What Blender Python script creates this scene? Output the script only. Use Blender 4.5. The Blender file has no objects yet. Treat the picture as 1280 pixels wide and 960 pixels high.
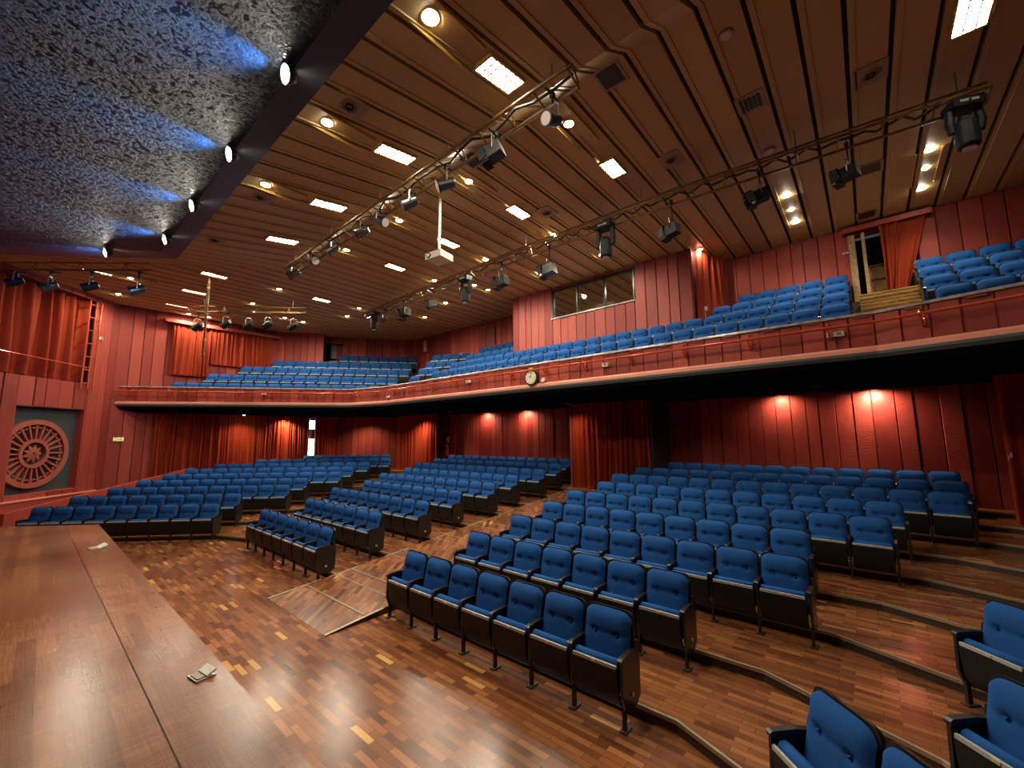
import bpy, math, random
from mathutils import Vector, Matrix, noise
random.seed(7)
sc = bpy.context.scene
col = sc.collection
# ------------------------------------------------------------------ camera
F_PX, PITCH, YAW, ROLL, EYE = 517.247, 0.12522, 0.70721, -0.00883, 2.716
_fw = Vector((-math.sin(YAW)*math.cos(PITCH), math.cos(YAW)*math.cos(PITCH), math.sin(PITCH)))
_r0 = Vector((math.cos(YAW), math.sin(YAW), 0)); _u0 = _r0.cross(_fw)
_r = _r0*math.cos(ROLL)+_u0*math.sin(ROLL); _u = -_r0*math.sin(ROLL)+_u0*math.cos(ROLL)
cd = bpy.data.cameras.new('camera'); cam = bpy.data.objects.new('camera', cd); col.objects.link(cam)
cd.sensor_width = 36; cd.lens = F_PX/1280*36; cd.clip_start = .05; cd.clip_end = 200
cam.matrix_world = Matrix(((_r.x, _u.x, -_fw.x, 0), (_r.y, _u.y, -_fw.y, 0), (_r.z, _u.z, -_fw.z, EYE), (0, 0, 0, 1)))
sc.camera = cam
# ------------------------------------------------------------------ world, exposure
w = bpy.data.worlds.new('world'); sc.world = w; w.use_nodes = True
w.node_tree.nodes['Background'].inputs[0].default_value = (.55, .6, .7, 1)
w.node_tree.nodes['Background'].inputs[1].default_value = .03
sc.view_settings.view_transform = 'Standard'; sc.view_settings.look = 'None'
sc.view_settings.gamma = 1; sc.view_settings.use_curve_mapping = False
sc.view_settings.exposure = 1.25
WARM = (1, .86, .64)
DOWN_W, TROFF_E, WASH_W = 150, 26, 60

def lamp(name, loc, power, color=WARM, size=2.6, blend=1, aim=(0, 0, -1), radius=.07, parent=None):
    d = bpy.data.lights.new(name, 'SPOT'); d.energy = power; d.color = color
    d.spot_size = size; d.spot_blend = blend; d.shadow_soft_size = radius
    o = bpy.data.objects.new(name, d); col.objects.link(o)
    o.rotation_euler = Vector(aim).to_track_quat('-Z', 'Y').to_euler(); o.location = loc
    if parent: o.parent = parent
    return o

# ------------------------------------------------------------------ measuring helpers: a sight line met with a real plane
EYEV = Vector((0, 0, EYE))
def ray(x, y): return _fw+_r*((x-640)/F_PX)+_u*((480-y)/F_PX)
def onz(x, y, z): d = ray(x, y); return EYEV+d*((z-EYE)/d.z)
def ony(x, y, Y): d = ray(x, y); return EYEV+d*(Y/d.y)
def onx(x, y, X): d = ray(x, y); return EYEV+d*(X/d.x)
def onn(x, y, dist, n): d = ray(x, y); return EYEV+d*(dist/(d.x*n[0]+d.y*n[1]))
def proj(p):
    d = Vector(p)-EYEV; z = d.dot(_fw)
    if z < .2: return None
    return (640+F_PX*d.dot(_r)/z, 480-F_PX*d.dot(_u)/z)

# ------------------------------------------------------------------ materials
def new_mat(name):
    m = bpy.data.materials.new(name); m.use_nodes = True
    nt = m.node_tree; b = nt.nodes['Principled BSDF']
    return m, nt, b
def N(nt, t, **k):
    n = nt.nodes.new(t)
    for a, v in k.items(): setattr(n, a, v)
    return n
def coords(nt, kind='Object', scale=(1, 1, 1), rot=(0, 0, 0)):
    tc = N(nt, 'ShaderNodeTexCoord'); mp = N(nt, 'ShaderNodeMapping')
    mp.inputs['Scale'].default_value = scale; mp.inputs['Rotation'].default_value = rot
    nt.links.new(tc.outputs[kind], mp.inputs[0]); return mp.outputs[0]
def worldco(nt, scale=(1, 1, 1), rot=(0, 0, 0)):
    g = N(nt, 'ShaderNodeNewGeometry'); mp = N(nt, 'ShaderNodeMapping')
    mp.inputs['Scale'].default_value = scale; mp.inputs['Rotation'].default_value = rot
    nt.links.new(g.outputs['Position'], mp.inputs[0]); return mp.outputs[0]
def ramp(nt, src, stops):
    r = N(nt, 'ShaderNodeValToRGB'); nt.links.new(src, r.inputs[0])
    while len(r.color_ramp.elements) < len(stops): r.color_ramp.elements.new(.5)
    for e, (p, c) in zip(r.color_ramp.elements, stops): e.position = p; e.color = (*c, 1)
    return r.outputs[0]
def mix(nt, fac, a, b, mode='MIX'):
    m = N(nt, 'ShaderNodeMix', data_type='RGBA', blend_type=mode)
    for sock, v in ((0, fac), (6, a), (7, b)):
        if hasattr(v, 'links') or hasattr(v, 'is_linked'): nt.links.new(v, m.inputs[sock])
        else: m.inputs[sock].default_value = v if sock == 0 else (*v, 1)
    return m.outputs[2]
def bump(nt, b, src, strength, dist=.01):
    bp = N(nt, 'ShaderNodeBump'); bp.inputs['Strength'].default_value = strength; bp.inputs['Distance'].default_value = dist
    nt.links.new(src, bp.inputs['Height']); nt.links.new(bp.outputs[0], b.inputs['Normal'])
def plain(name, c, rough=.5, metal=0, spec=.5, bumpy=0, bscale=80, var=.12):
    m, nt, b = new_mat(name)
    n = N(nt, 'ShaderNodeTexNoise'); nt.links.new(worldco(nt), n.inputs[0]); n.inputs['Scale'].default_value = bscale; n.inputs['Detail'].default_value = 3
    lo = tuple(v*(1-var) for v in c); hi = tuple(min(1, v*(1+var)) for v in c)
    nt.links.new(ramp(nt, n.outputs[0], [(.3, lo), (.7, hi)]), b.inputs['Base Color'])
    b.inputs['Roughness'].default_value = rough; b.inputs['Metallic'].default_value = metal
    b.inputs['Specular IOR Level'].default_value = spec
    if bumpy: bump(nt, b, n.outputs[0], bumpy)
    return m
def emit(name, c, e):
    m, nt, b = new_mat(name); b.inputs['Base Color'].default_value = (*c, 1)
    b.inputs['Emission Color'].default_value = (*c, 1); b.inputs['Emission Strength'].default_value = e
    return m
def red_boards(name, c1, c2, rough=.6, relief=.35):
    m, nt, b = new_mat(name)
    oi = N(nt, 'ShaderNodeObjectInfo')
    base = ramp(nt, oi.outputs['Random'], [(0, c1), (.55, tuple((a+b_)/2 for a, b_ in zip(c1, c2))), (1, c2)])
    n = N(nt, 'ShaderNodeTexNoise'); nt.links.new(worldco(nt, (9, 9, 2.2)), n.inputs[0]); n.inputs['Scale'].default_value = 1; n.inputs['Detail'].default_value = 5
    c = mix(nt, .5, base, ramp(nt, n.outputs[0], [(.25, (.62, .62, .62)), (.75, (1, 1, 1))]), 'MULTIPLY')
    nt.links.new(c, b.inputs['Base Color'])
    wv = N(nt, 'ShaderNodeTexNoise'); nt.links.new(worldco(nt, (14, 14, 46)), wv.inputs[0]); wv.inputs['Scale'].default_value = 1; wv.inputs['Detail'].default_value = 2
    st = N(nt, 'ShaderNodeMath', operation='GREATER_THAN'); nt.links.new(oi.outputs['Random'], st.inputs[0]); st.inputs[1].default_value = .45
    mu = N(nt, 'ShaderNodeMath', operation='MULTIPLY'); nt.links.new(wv.outputs[0], mu.inputs[0]); nt.links.new(st.outputs[0], mu.inputs[1])
    bump(nt, b, mu.outputs[0], relief, .02)
    b.inputs['Roughness'].default_value = rough; b.inputs['Specular IOR Level'].default_value = .35
    return m
def parquet(name, rot, bw, bh, tones, rough=.22, pale=.05, wear=.68, mortar=.004, scratch=0):
    m, nt, b = new_mat(name)
    v = worldco(nt, (1, 1, 1), (0, 0, rot))
    br = N(nt, 'ShaderNodeTexBrick'); nt.links.new(v, br.inputs[0])
    br.inputs['Scale'].default_value = 1; br.inputs['Brick Width'].default_value = bw; br.inputs['Row Height'].default_value = bh
    br.inputs['Mortar Size'].default_value = mortar; br.inputs['Color1'].default_value = (0, 0, 0, 1); br.inputs['Color2'].default_value = (1, 1, 1, 1)
    br.inputs['Mortar'].default_value = (.15, .15, .15, 1); br.offset = .37; br.squash = 1
    c = ramp(nt, br.outputs[0], tones)
    n = N(nt, 'ShaderNodeTexNoise'); nt.links.new(v, n.inputs[0]); n.inputs['Scale'].default_value = .7; n.inputs['Detail'].default_value = 6
    c = mix(nt, wear, c, ramp(nt, n.outputs[0], [(.3, (.45, .42, .4)), (.7, (1.12, 1.08, 1.03))]), 'MULTIPLY')
    g = N(nt, 'ShaderNodeTexNoise'); nt.links.new(worldco(nt, (6, 70, 1), (0, 0, rot)), g.inputs[0]); g.inputs['Scale'].default_value = 1; g.inputs['Detail'].default_value = 3
    c = mix(nt, .45, c, ramp(nt, g.outputs[0], [(.2, (.6, .58, .55)), (.8, (1.1, 1.1, 1.1))]), 'MULTIPLY')
    if scratch:
        for sc2 in ((3, 120, 1), (80, 2.5, 1)):
            q = N(nt, 'ShaderNodeTexNoise'); nt.links.new(worldco(nt, sc2, (0, 0, .12)), q.inputs[0]); q.inputs['Scale'].default_value = 1; q.inputs['Detail'].default_value = 6
            c = mix(nt, scratch, c, ramp(nt, q.outputs[0], [(.35, (.62, .58, .55)), (.55, (1, 1, 1)), (.72, (1.35, 1.3, 1.25))]), 'MULTIPLY')
    nt.links.new(c, b.inputs['Base Color'])
    r = N(nt, 'ShaderNodeMapRange'); nt.links.new(n.outputs[0], r.inputs[0]); r.inputs[3].default_value = rough-.06; r.inputs[4].default_value = rough+.14
    nt.links.new(r.outputs[0], b.inputs['Roughness']); b.inputs['Specular IOR Level'].default_value = .5
    bump(nt, b, g.outputs[0], .05, .003)
    return m

M = {}
M['red'] = red_boards('red_board', (.24, .030, .021), (.42, .070, .048))
M['red_dull'] = red_boards('dusty_red_board', (.25, .044, .036), (.44, .105, .088))
M['red_paint'] = plain('red_paint', (.36, .052, .035), .55, bumpy=.15, bscale=14)
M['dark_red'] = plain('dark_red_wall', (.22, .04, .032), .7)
M['pink'] = plain('salmon_ledge', (.72, .28, .20), .55)
M['red_metal'] = plain('red_tube', (.50, .075, .03), .2, .2)
M['curtain'] = plain('red_velvet', (.27, .030, .009), .8, spec=.2, bscale=40, var=.2)
M['coping'] = plain('worn_coping', (.30, .25, .24), .25, spec=.8, bscale=9, var=.4)
M['lip'] = plain('teal_lip', (.06, .085, .09), .45)
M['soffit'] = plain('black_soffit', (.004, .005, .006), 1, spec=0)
M['black'] = plain('black_lacquer', (.014, .014, .014), .32, bscale=20, var=.3)
M['pan'] = plain('black_seat_board', (.009, .011, .010), .5, spec=.3, bscale=26, var=.3)
M['blue'] = plain('blue_wool', (.015, .084, .29), .9, spec=.12, bumpy=.35, bscale=260, var=.18)
M['trim'] = plain('grey_trim', (.42, .44, .40), .35)
M['brass'] = plain('brass_plate', (.75, .66, .42), .3, .4)
M['backing'] = plain('dark_gap', (.02, .014, .010), .8)
M['stair_edge'] = plain('nosing_strip', (.42, .36, .24), .3, .5)
M['riser'] = plain('dark_riser', (.05, .03, .022), .5)
M['straw'] = plain('straw_step', (.42, .29, .13), .6, bscale=18, var=.3)
M['steel'] = plain('grey_steel', (.45, .45, .43), .3, .7)
M['silver'] = plain('silver_can', (.12, .12, .115), .3, .8)
M['fixture'] = plain('black_fixture', (.011, .012, .013), .6, spec=.3)
M['lens'] = plain('pale_lens', (.55, .48, .46), .12, spec=.8)
M['truss'] = plain('bronze_truss', (.20, .115, .035), .4, .4, bscale=6, var=.35)
M['cable'] = plain('black_cable', (.03, .025, .02), .5)
M['white'] = plain('white_plastic', (.75, .74, .66), .4)
M['cream'] = plain('cream_dial', (.78, .76, .55), .4)
M['wheel_bg'] = plain('slate_panel', (.035, .05, .052), .75, bscale=12)
M['wheel_red'] = plain('terracotta_relief', (.33, .075, .05), .7)
M['grille'] = plain('vent_grey', (.30, .22, .17), .5)
M['bulb'] = emit('bulb_glow', (1, .93, .78), 60)
M['tube'] = emit('tube_glow', (1, .95, .86), TROFF_E)
M['red_bulb'] = emit('dim_red_bulb', (1, .25, .12), 12)
M['day'] = emit('daylight', (.8, .88, 1), 5)
M['sign'] = emit('exit_sign_glow', (.75, .8, .35), .2)
M['sign_dark'] = plain('sign_green', (.05, .12, .04), .6)
M['gold'] = plain('lit_batten', (.50, .33, .08), .35)
M['wood_door'] = plain('varnished_door', (.30, .17, .05), .35, bscale=7, var=.3)
M['blueprint'] = plain('ink', (.02, .02, .02), .6)
TONES = [(0, (.13, .045, .018)), (.3, (.22, .080, .031)), (.75, (.31, .118, .043)), (.95, (.40, .165, .060)), (.98, (.42, .18, .065)), (.99, (.72, .40, .12))]
M['floor'] = parquet('parquet', 0, .33, .072, TONES, .17)
M['ramp'] = parquet('ramp_parquet', math.radians(52), .34, .085, TONES)
M['stage'] = parquet('stage_boards', 0.02, 2.4, .11, [(0, (.18, .070, .030)), (.5, (.24, .095, .040)), (1, (.30, .125, .052))], .2, wear=.7, mortar=.001, scratch=.7)
# fabric-like ceiling panel
m, nt, b = new_mat('ceiling_panel')
n = N(nt, 'ShaderNodeTexNoise'); nt.links.new(worldco(nt, (60, 60, 60)), n.inputs[0]); n.inputs['Scale'].default_value = 1; n.inputs['Detail'].default_value = 4
oi = N(nt, 'ShaderNodeObjectInfo')
c = ramp(nt, oi.outputs['Random'], [(0, (.43, .30, .12)), (1, (.51, .365, .155))])
c = mix(nt, .6, c, ramp(nt, n.outputs[0], [(.3, (.72, .7, .68)), (.7, (1.05, 1.05, 1.05))]), 'MULTIPLY')
nt.links.new(c, b.inputs['Base Color']); b.inputs['Roughness'].default_value = .5; b.inputs['Specular IOR Level'].default_value = .35
bump(nt, b, n.outputs[0], .25, .004); M['plank'] = m
# rough navy plaster of the proscenium canopy
m, nt, b = new_mat('navy_plaster')
n = N(nt, 'ShaderNodeTexNoise'); nt.links.new(worldco(nt, (1, 1, 1)), n.inputs[0]); n.inputs['Scale'].default_value = 17; n.inputs['Detail'].default_value = 8; n.inputs['Roughness'].default_value = .65
b.inputs['Base Color'].default_value = (.009, .013, .019, 1); b.inputs['Roughness'].default_value = .3; b.inputs['Specular IOR Level'].default_value = .24
bump(nt, b, ramp(nt, n.outputs[0], [(.44, (0, 0, 0)), (.60, (1, 1, 1))]), 1, .05); M['canopy'] = m
m, nt, b = new_mat('canopy_edge'); b.inputs['Base Color'].default_value = (.022, .024, .028, 1); b.inputs['Roughness'].default_value = .42; M['fascia'] = m
# glass of the control booth
m, nt, b = new_mat('booth_glass'); b.inputs['Base Color'].default_value = (.75, .8, .8, 1); b.inputs['Roughness'].default_value = .03
b.inputs['Roughness'].default_value = .02; b.inputs['Metallic'].default_value = 1
tr = nt.nodes.new('ShaderNodeBsdfTransparent'); ms = nt.nodes.new('ShaderNodeMixShader'); ms.inputs[0].default_value = .5
nt.links.new(b.outputs[0], ms.inputs[2]); nt.links.new(tr.outputs[0], ms.inputs[1]); nt.links.new(ms.outputs[0], nt.nodes['Material Output'].inputs[0]); M['glass'] = m

# ------------------------------------------------------------------ mesh builder
class G:
    def __init__(s): s.v = []; s.f = []; s.m = []; s.mats = []
    def mi(s, mat):
        if mat not in s.mats: s.mats.append(mat)
        return s.mats.index(mat)
    def add(s, vs, fs, mat):
        k = len(s.v); s.v += [tuple(v) for v in vs]; i = s.mi(mat)
        for f in fs: s.f.append(tuple(k+a for a in f)); s.m.append(i)
        return s
    def hexa(s, p, mat):   # p: 8 corners, bottom ring then top ring
        return s.add(p, [(0, 3, 2, 1), (4, 5, 6, 7), (0, 1, 5, 4), (1, 2, 6, 5), (2, 3, 7, 6), (3, 0, 4, 7)], mat)
    def box(s, c, d, mat, ax=None):
        ax = ax or (Vector((1, 0, 0)), Vector((0, 1, 0)), Vector((0, 0, 1))); c = Vector(c)
        p = []
        for k in (-1, 1):
            for a, b_ in ((-1, -1), (1, -1), (1, 1), (-1, 1)):
                p.append(c+ax[0]*(a*d[0]/2)+ax[1]*(b_*d[1]/2)+ax[2]*(k*d[2]/2))
        return s.hexa(p, mat)
    def tube(s, pts, r, mat, n=8, caps=True):
        pts = [Vector(p) for p in pts]; rs = r if isinstance(r, (list, tuple)) else [r]*len(pts)
        rings = []
        for i, p in enumerate(pts):
            t = (pts[min(i+1, len(pts)-1)]-pts[max(i-1, 0)]).normalized()
            a = Vector((0, 0, 1)) if abs(t.z) < .9 else Vector((1, 0, 0))
            x = t.cross(a).normalized(); y = t.cross(x)
            rings.append([p+x*(rs[i]*math.cos(6.28318*k/n))+y*(rs[i]*math.sin(6.28318*k/n)) for k in range(n)])
        vs = [q for ring in rings for q in ring]; fs = []
        for i in range(len(pts)-1):
            for k in range(n): fs.append((i*n+k, i*n+(k+1) % n, (i+1)*n+(k+1) % n, (i+1)*n+k))
        if caps: fs += [tuple(reversed(range(n))), tuple((len(pts)-1)*n+k for k in range(n))]
        return s.add(vs, fs, mat)
    def prism(s, poly, z0, z1, mat, cap=None):
        n = len(poly); vs = [(x, y, z0) for x, y in poly]+[(x, y, z1) for x, y in poly]
        s.add(vs, [tuple(reversed(range(n)))]+[(k, (k+1) % n, n+(k+1) % n, n+k) for k in range(n)], mat)
        s.add([(x, y, z1) for x, y in poly], [tuple(range(n))], cap or mat)
        return s
    def extr(s, prof, path, mat, closed=False):
        """prof: list of (out, z); path: list of (xy point, xy outward normal)"""
        n = len(prof); vs = []
        for p, nn in path:
            for o, z in prof: vs.append((p[0]+nn[0]*o, p[1]+nn[1]*o, z))
        fs = []; m = n if closed else n-1
        for i in range(len(path)-1):
            for k in range(m): fs.append((i*n+k, (i+1)*n+k, (i+1)*n+(k+1) % n, i*n+(k+1) % n))
        return s.add(vs, fs, mat)
    def mesh(s, name, smooth=False):
        me = bpy.data.meshes.new(name); me.from_pydata(s.v, [], s.f)
        for mt in s.mats: me.materials.append(mt)
        me.polygons.foreach_set('material_index', s.m)
        if smooth: me.polygons.foreach_set('use_smooth', [True]*len(s.f))
        me.update(); return me
    def build(s, name, parent=None, smooth=False, loc=None):
        o = bpy.data.objects.new(name, s.mesh(name, smooth)); col.objects.link(o)
        if parent: o.parent = parent
        if loc is not None: o.location = loc
        return o
def tag(o, label=None, cat=None, group=None, kind=None):
    if label: o['label'] = label
    if cat: o['category'] = cat
    if group: o['group'] = group
    if kind: o['kind'] = kind
    return o
def empty(name, loc=(0, 0, 0), rz=0, rot=None):
    o = bpy.data.objects.new(name, None); col.objects.link(o); o.location = loc
    o.rotation_euler = rot if rot else (0, 0, rz); o.empty_display_size = .1
    return o
def inst(me, name, parent=None, loc=(0, 0, 0), rot=(0, 0, 0), scale=(1, 1, 1)):
    o = bpy.data.objects.new(name, me); col.objects.link(o); o.location = loc; o.rotation_euler = rot; o.scale = scale
    if parent: o.parent = parent
    return o
def shade_auto(me, ang=35):
    me.polygons.foreach_set('use_smooth', [True]*len(me.polygons))
    try: me.set_sharp_from_angle(angle=math.radians(ang))
    except Exception: pass
    return me

# ------------------------------------------------------------------ layout of the hall (metres)
XA = -7.09                       # long axis of the hall
def mx(p): return (2*XA-p[0], p[1])
S2 = math.sqrt(.5)
NW, TW = (-S2, S2), (S2, S2)     # left wing: row normal and row direction
RISE, PITCHR = .1125, 1.195
ZC = 8.264; YB = 14.2; XW = -23.2
def lvl(n): return RISE*(n-1)
def gfun(x, y):
    return max(y-4.67, (-x+y)*S2-12.55, (2*S2*-XA+x+y-2*S2*-XA+(-2*XA))*S2-12.55)
def zceil(x, y):
    g = gfun(x, y)
    if g < 0: return max(7.90+.163*g, 7.0)
    if g < .55: return 7.90+.364*g/.55
    return ZC

# ------------------------------------------------------------------ floor: flat pit, then a step for every row, folded at both aisles
fl = G()
fl.add([(-26, -3, 0), (12, -3, 0), (12, 15, 0), (-26, 15, 0)], [(0, 1, 2, 3)], M['floor'])
floor = fl.build('floor'); tag(floor, kind='structure')
def fold(n):
    Y = 4.12+PITCHR*(n-1); cx = -.82+.5*(n-1); c = .75
    R = [(cx-c, Y), (cx+c*S2, Y-c*S2), (cx+9*S2, Y-9*S2)]
    return [mx(p) for p in reversed(R)]+R
def offs(pl, d):
    out = []
    for i, p in enumerate(pl):
        a = Vector(pl[max(i-1, 0)]); b = Vector(pl[min(i+1, len(pl)-1)]); t = (b-a).normalized()
        out.append((p[0]-t.y*d, p[1]+t.x*d))
    return out
for n in range(1, 10):
    g = G(); pl = fold(n); z = RISE*n
    poly = pl+[(12, 14.9), (-25.5, 14.9)]
    g.prism(poly, z-RISE-.001, z, M['riser'], M['floor'])
    st = tag(g.build('row_step', floor), 'dark riser with worn wood top')
    e = G()
    path = [(p, (0, 0)) for p in pl]
    a, b2 = offs(pl, -.010), offs(pl, .016)
    vs = []
    for p, q in zip(a, b2): vs += [(*p, z-.03), (*p, z+.006), (*q, z+.006)]
    fs = []
    for i in range(len(pl)-1): fs += [(i*3, (i+1)*3, (i+1)*3+1, i*3+1), (i*3+1, (i+1)*3+1, (i+1)*3+2, i*3+2)]
    e.add(vs, fs, M['stair_edge']); e.build('nosing', st)
# centre ramp
RX0, RX1 = -8.02, -5.95
g = G(); y0, y1 = 2.94, 12.9; sl = RISE/PITCHR
zr = lambda y: sl*(y-y0)+.002
g.hexa([(RX0, y0, -.01), (RX1, y0, -.01), (RX1, y1, -.01), (RX0, y1, -.01), (RX0, y0, .002), (RX1, y0, .002), (RX1, y1, zr(y1)), (RX0, y1, zr(y1))], M['riser'])
g.add([(RX0, y0, .004), (RX1, y0, .004), (RX1, y1, zr(y1)+.003), (RX0, y1, zr(y1)+.003)], [(0, 1, 2, 3)], M['ramp'])
rampo = tag(g.build('centre_ramp'), 'sloping parquet ramp up the centre between the two main seat blocks', 'ramp')
def strip(p, q, wd=.035):
    p, q = Vector(p), Vector(q); t = (q-p).normalized(); s_ = t.cross(Vector((0, 0, 1))).normalized()
    G().box((p+q)/2+Vector((0, 0, .006)), ((q-p).length, wd, .006), M['stair_edge'], (t, s_, s_.cross(t))).build('brass_strip', rampo)
k = 0; yy = 3.56
while yy < 12.5:
    strip((RX0+.05, yy, zr(yy)), (RX1-.05, yy, zr(yy)))
    if k: strip((RX0+.03, yy-.45, zr(yy-.45)), (RX0+.03, yy+.15, zr(yy+.15)), .05)
    yy += .87 if k == 0 else 1.195; k += 1
for xx in (RX0, RX1):
    strip((xx, y0, .004), (xx, y0+.9, zr(y0+.9)), .045)

# ------------------------------------------------------------------ stage
SE = 1.12; dS = 9.36; SZ = 1.0
cx = -(dS/S2)+SE   # corner X on the left
poly = [(cx, SE), (cx-4.8, SE-4.8), (2.5, SE-4.8), (2.5, SE)]
g = G(); g.prism([poly[0], poly[1], poly[2], poly[3]], 0, SZ, M['red_paint'], M['stage'])
stage = tag(g.build('stage_platform'), 'wide polished wooden stage platform in the foreground', 'stage', kind=None)
# edge plank border, a real slightly proud board along the front edge
g = G(); g.box(((cx+2.4)/2, SE-.22, SZ+.004), (2.5-cx-.1, .42, .008), M['stage']); g.build('edge_board', stage)
g = G(); g.box(((cx+2.4)/2, SE+.01, SZ-.055), (2.5-cx, .02, .11), M['stage']); g.build('edge_lip', stage)
g = G(); g.box(((cx+2.4)/2, SE-.432, SZ+.003), (2.5-cx-.3, .004, .0015), M['riser']); g.build('border_joint', stage)
def floor_box(loc, rz, s, lab):
    t = tag(empty('floor_socket', loc, rz), lab, 'floor socket')
    G().box((0, 0, .006), (.24*s, .20*s, .012), M['steel']).build('cover_plate', t)
    G().box((0, .055*s, .03), (.22*s, .10*s, .012), M['white'], (Vector((1, 0, 0)), Vector((0, .9, .43)), Vector((0, -.43, .9)))).build('open_flap', t)
    G().box((0, -.045*s, .015), (.18*s, .075*s, .008), M['grille']).build('socket_well', t)
p = onz(252, 847, SZ); floor_box((p.x, p.y, SZ+.008), .15, .62, 'open metal floor socket with raised flap near the stage front')
p = onz(124, 685.5, SZ); floor_box((p.x, p.y-.02, SZ+.008), .1, 1.0, 'small pale floor socket at the far left end of the stage edge')

# ------------------------------------------------------------------ boards and walls
def unit_board():
    g = G(); e = .03
    g.add([(-.5, 0, -.5), (.5, 0, -.5), (.5, 0, .5), (-.5, 0, .5), (-.5+e, -1, -.5), (.5-e, -1, -.5), (.5-e, -1, .5), (-.5+e, -1, .5)],
          [(0, 1, 5, 4), (1, 2, 6, 5), (2, 3, 7, 6), (3, 0, 4, 7), (4, 5, 6, 7)], BM)
    return g.mesh('board')
BOARDS = {}
for kx in ('red', 'red_dull'):
    BM = M[kx]; BOARDS[kx] = unit_board()
def wall(name, p0, p1, z0, z1, mat='red', bw=.35, holes=(), thick=.12, cat=None, label=None, parent=None, top=None, bot=None, jitter=.0):
    """p0->p1 with the room on the right-hand side of travel seen from above (-normal side); holes: (s0,s1,za,zb)"""
    p0, p1 = Vector(p0), Vector(p1); L = (p1-p0).length; t = (p1-p0)/L; nrm = Vector((t.y, -t.x)); ang = math.atan2(t.y, t.x)
    seams = {0, L}
    for h in holes: seams |= {max(0, h[0]), min(L, h[1])}
    seams = sorted(seams); cuts = []
    for a, b_ in zip(seams, seams[1:]):
        k = max(1, round((b_-a)/bw)); st_ = [0.]+[i+random.uniform(-.17, .17) for i in range(1, k)]+[float(k)]; cuts += [(a+(b_-a)*st_[i]/k, a+(b_-a)*st_[i+1]/k) for i in range(k)]
    bk = G(); bl = []
    for a, b_ in cuts:
        mid = (a+b_)/2; zt = top(mid) if top else z1; zb = bot(mid) if bot else z0
        spans = [(zb, zt)]
        for h in holes:
            if h[0] < mid < h[1]:
                ns = []
                for u, v in spans:
                    if h[2] > u: ns.append((u, min(v, h[2])))
                    if h[3] < v: ns.append((max(u, h[3]), v))
                spans = [q for q in ns if q[1]-q[0] > .02]
        for u, v in spans:
            c = p0+t*mid-nrm*(thick/2)
            bk.box((c.x, c.y, (u+v)/2), (b_-a+.001, thick, v-u), M['backing'], (Vector((t.x, t.y, 0)), Vector((-nrm.x, -nrm.y, 0)), Vector((0, 0, 1))))
            q = p0+t*mid
            bl.append((q, b_-a, u, v))
    if parent: root = bk.build(name, parent)
    else:
        root = bk.build(name); tag(root, kind='structure')
    for q, wd, u, v in bl:
        o = inst(BOARDS[mat], 'board', root, (q.x, q.y, (u+v)/2), (0, 0, ang), (wd-.010, random.choice((.018, .026, .036))+jitter, v-u))
    return root
# travel direction keeps the room on the right-hand side: right normal = (t.y,-t.x)
sA = -14.9
def A(d): return (-(d*S2)+sA*S2, d*S2+sA*S2)
dEnd = (23.2+2.13)*S2
# wall_left: stage-side splay wall with the curtained box and the wheel niche
ws, we = A(8.0), A(dEnd)
def sA_of(px, py):
    q = onn(px, py, sA, TW); return (q.x*NW[0]+q.y*NW[1])-8.0, q.z
h1a, hz1 = sA_of(107.5, 478); _, hz2 = sA_of(118, 381)
n0, nz1 = sA_of(18.5, 505.6); n1, _ = sA_of(106, 511.7); _, nz0 = sA_of(3.4, 622)
hz1 = sA_of(107.5, 478)[1]
wallL = wall('wall_left', ws, we, 0, 8, 'red', .42, holes=((1.0, h1a, hz1-.05, hz2+.15), (n0, n1, nz0, nz1)), top=lambda s: zceil(*A(8+s))+.02)
wallL_ang = math.atan2(NW[1], NW[0])
def Apt(s, out, z):  # s along wall from ws, out into the room
    x, y = A(8.0+s); return Vector((x+TW[0]*out, y+TW[1]*out, z))
AXA = (Vector((NW[0], NW[1], 0)), Vector((TW[0], TW[1], 0)), Vector((0, 0, 1)))
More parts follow.
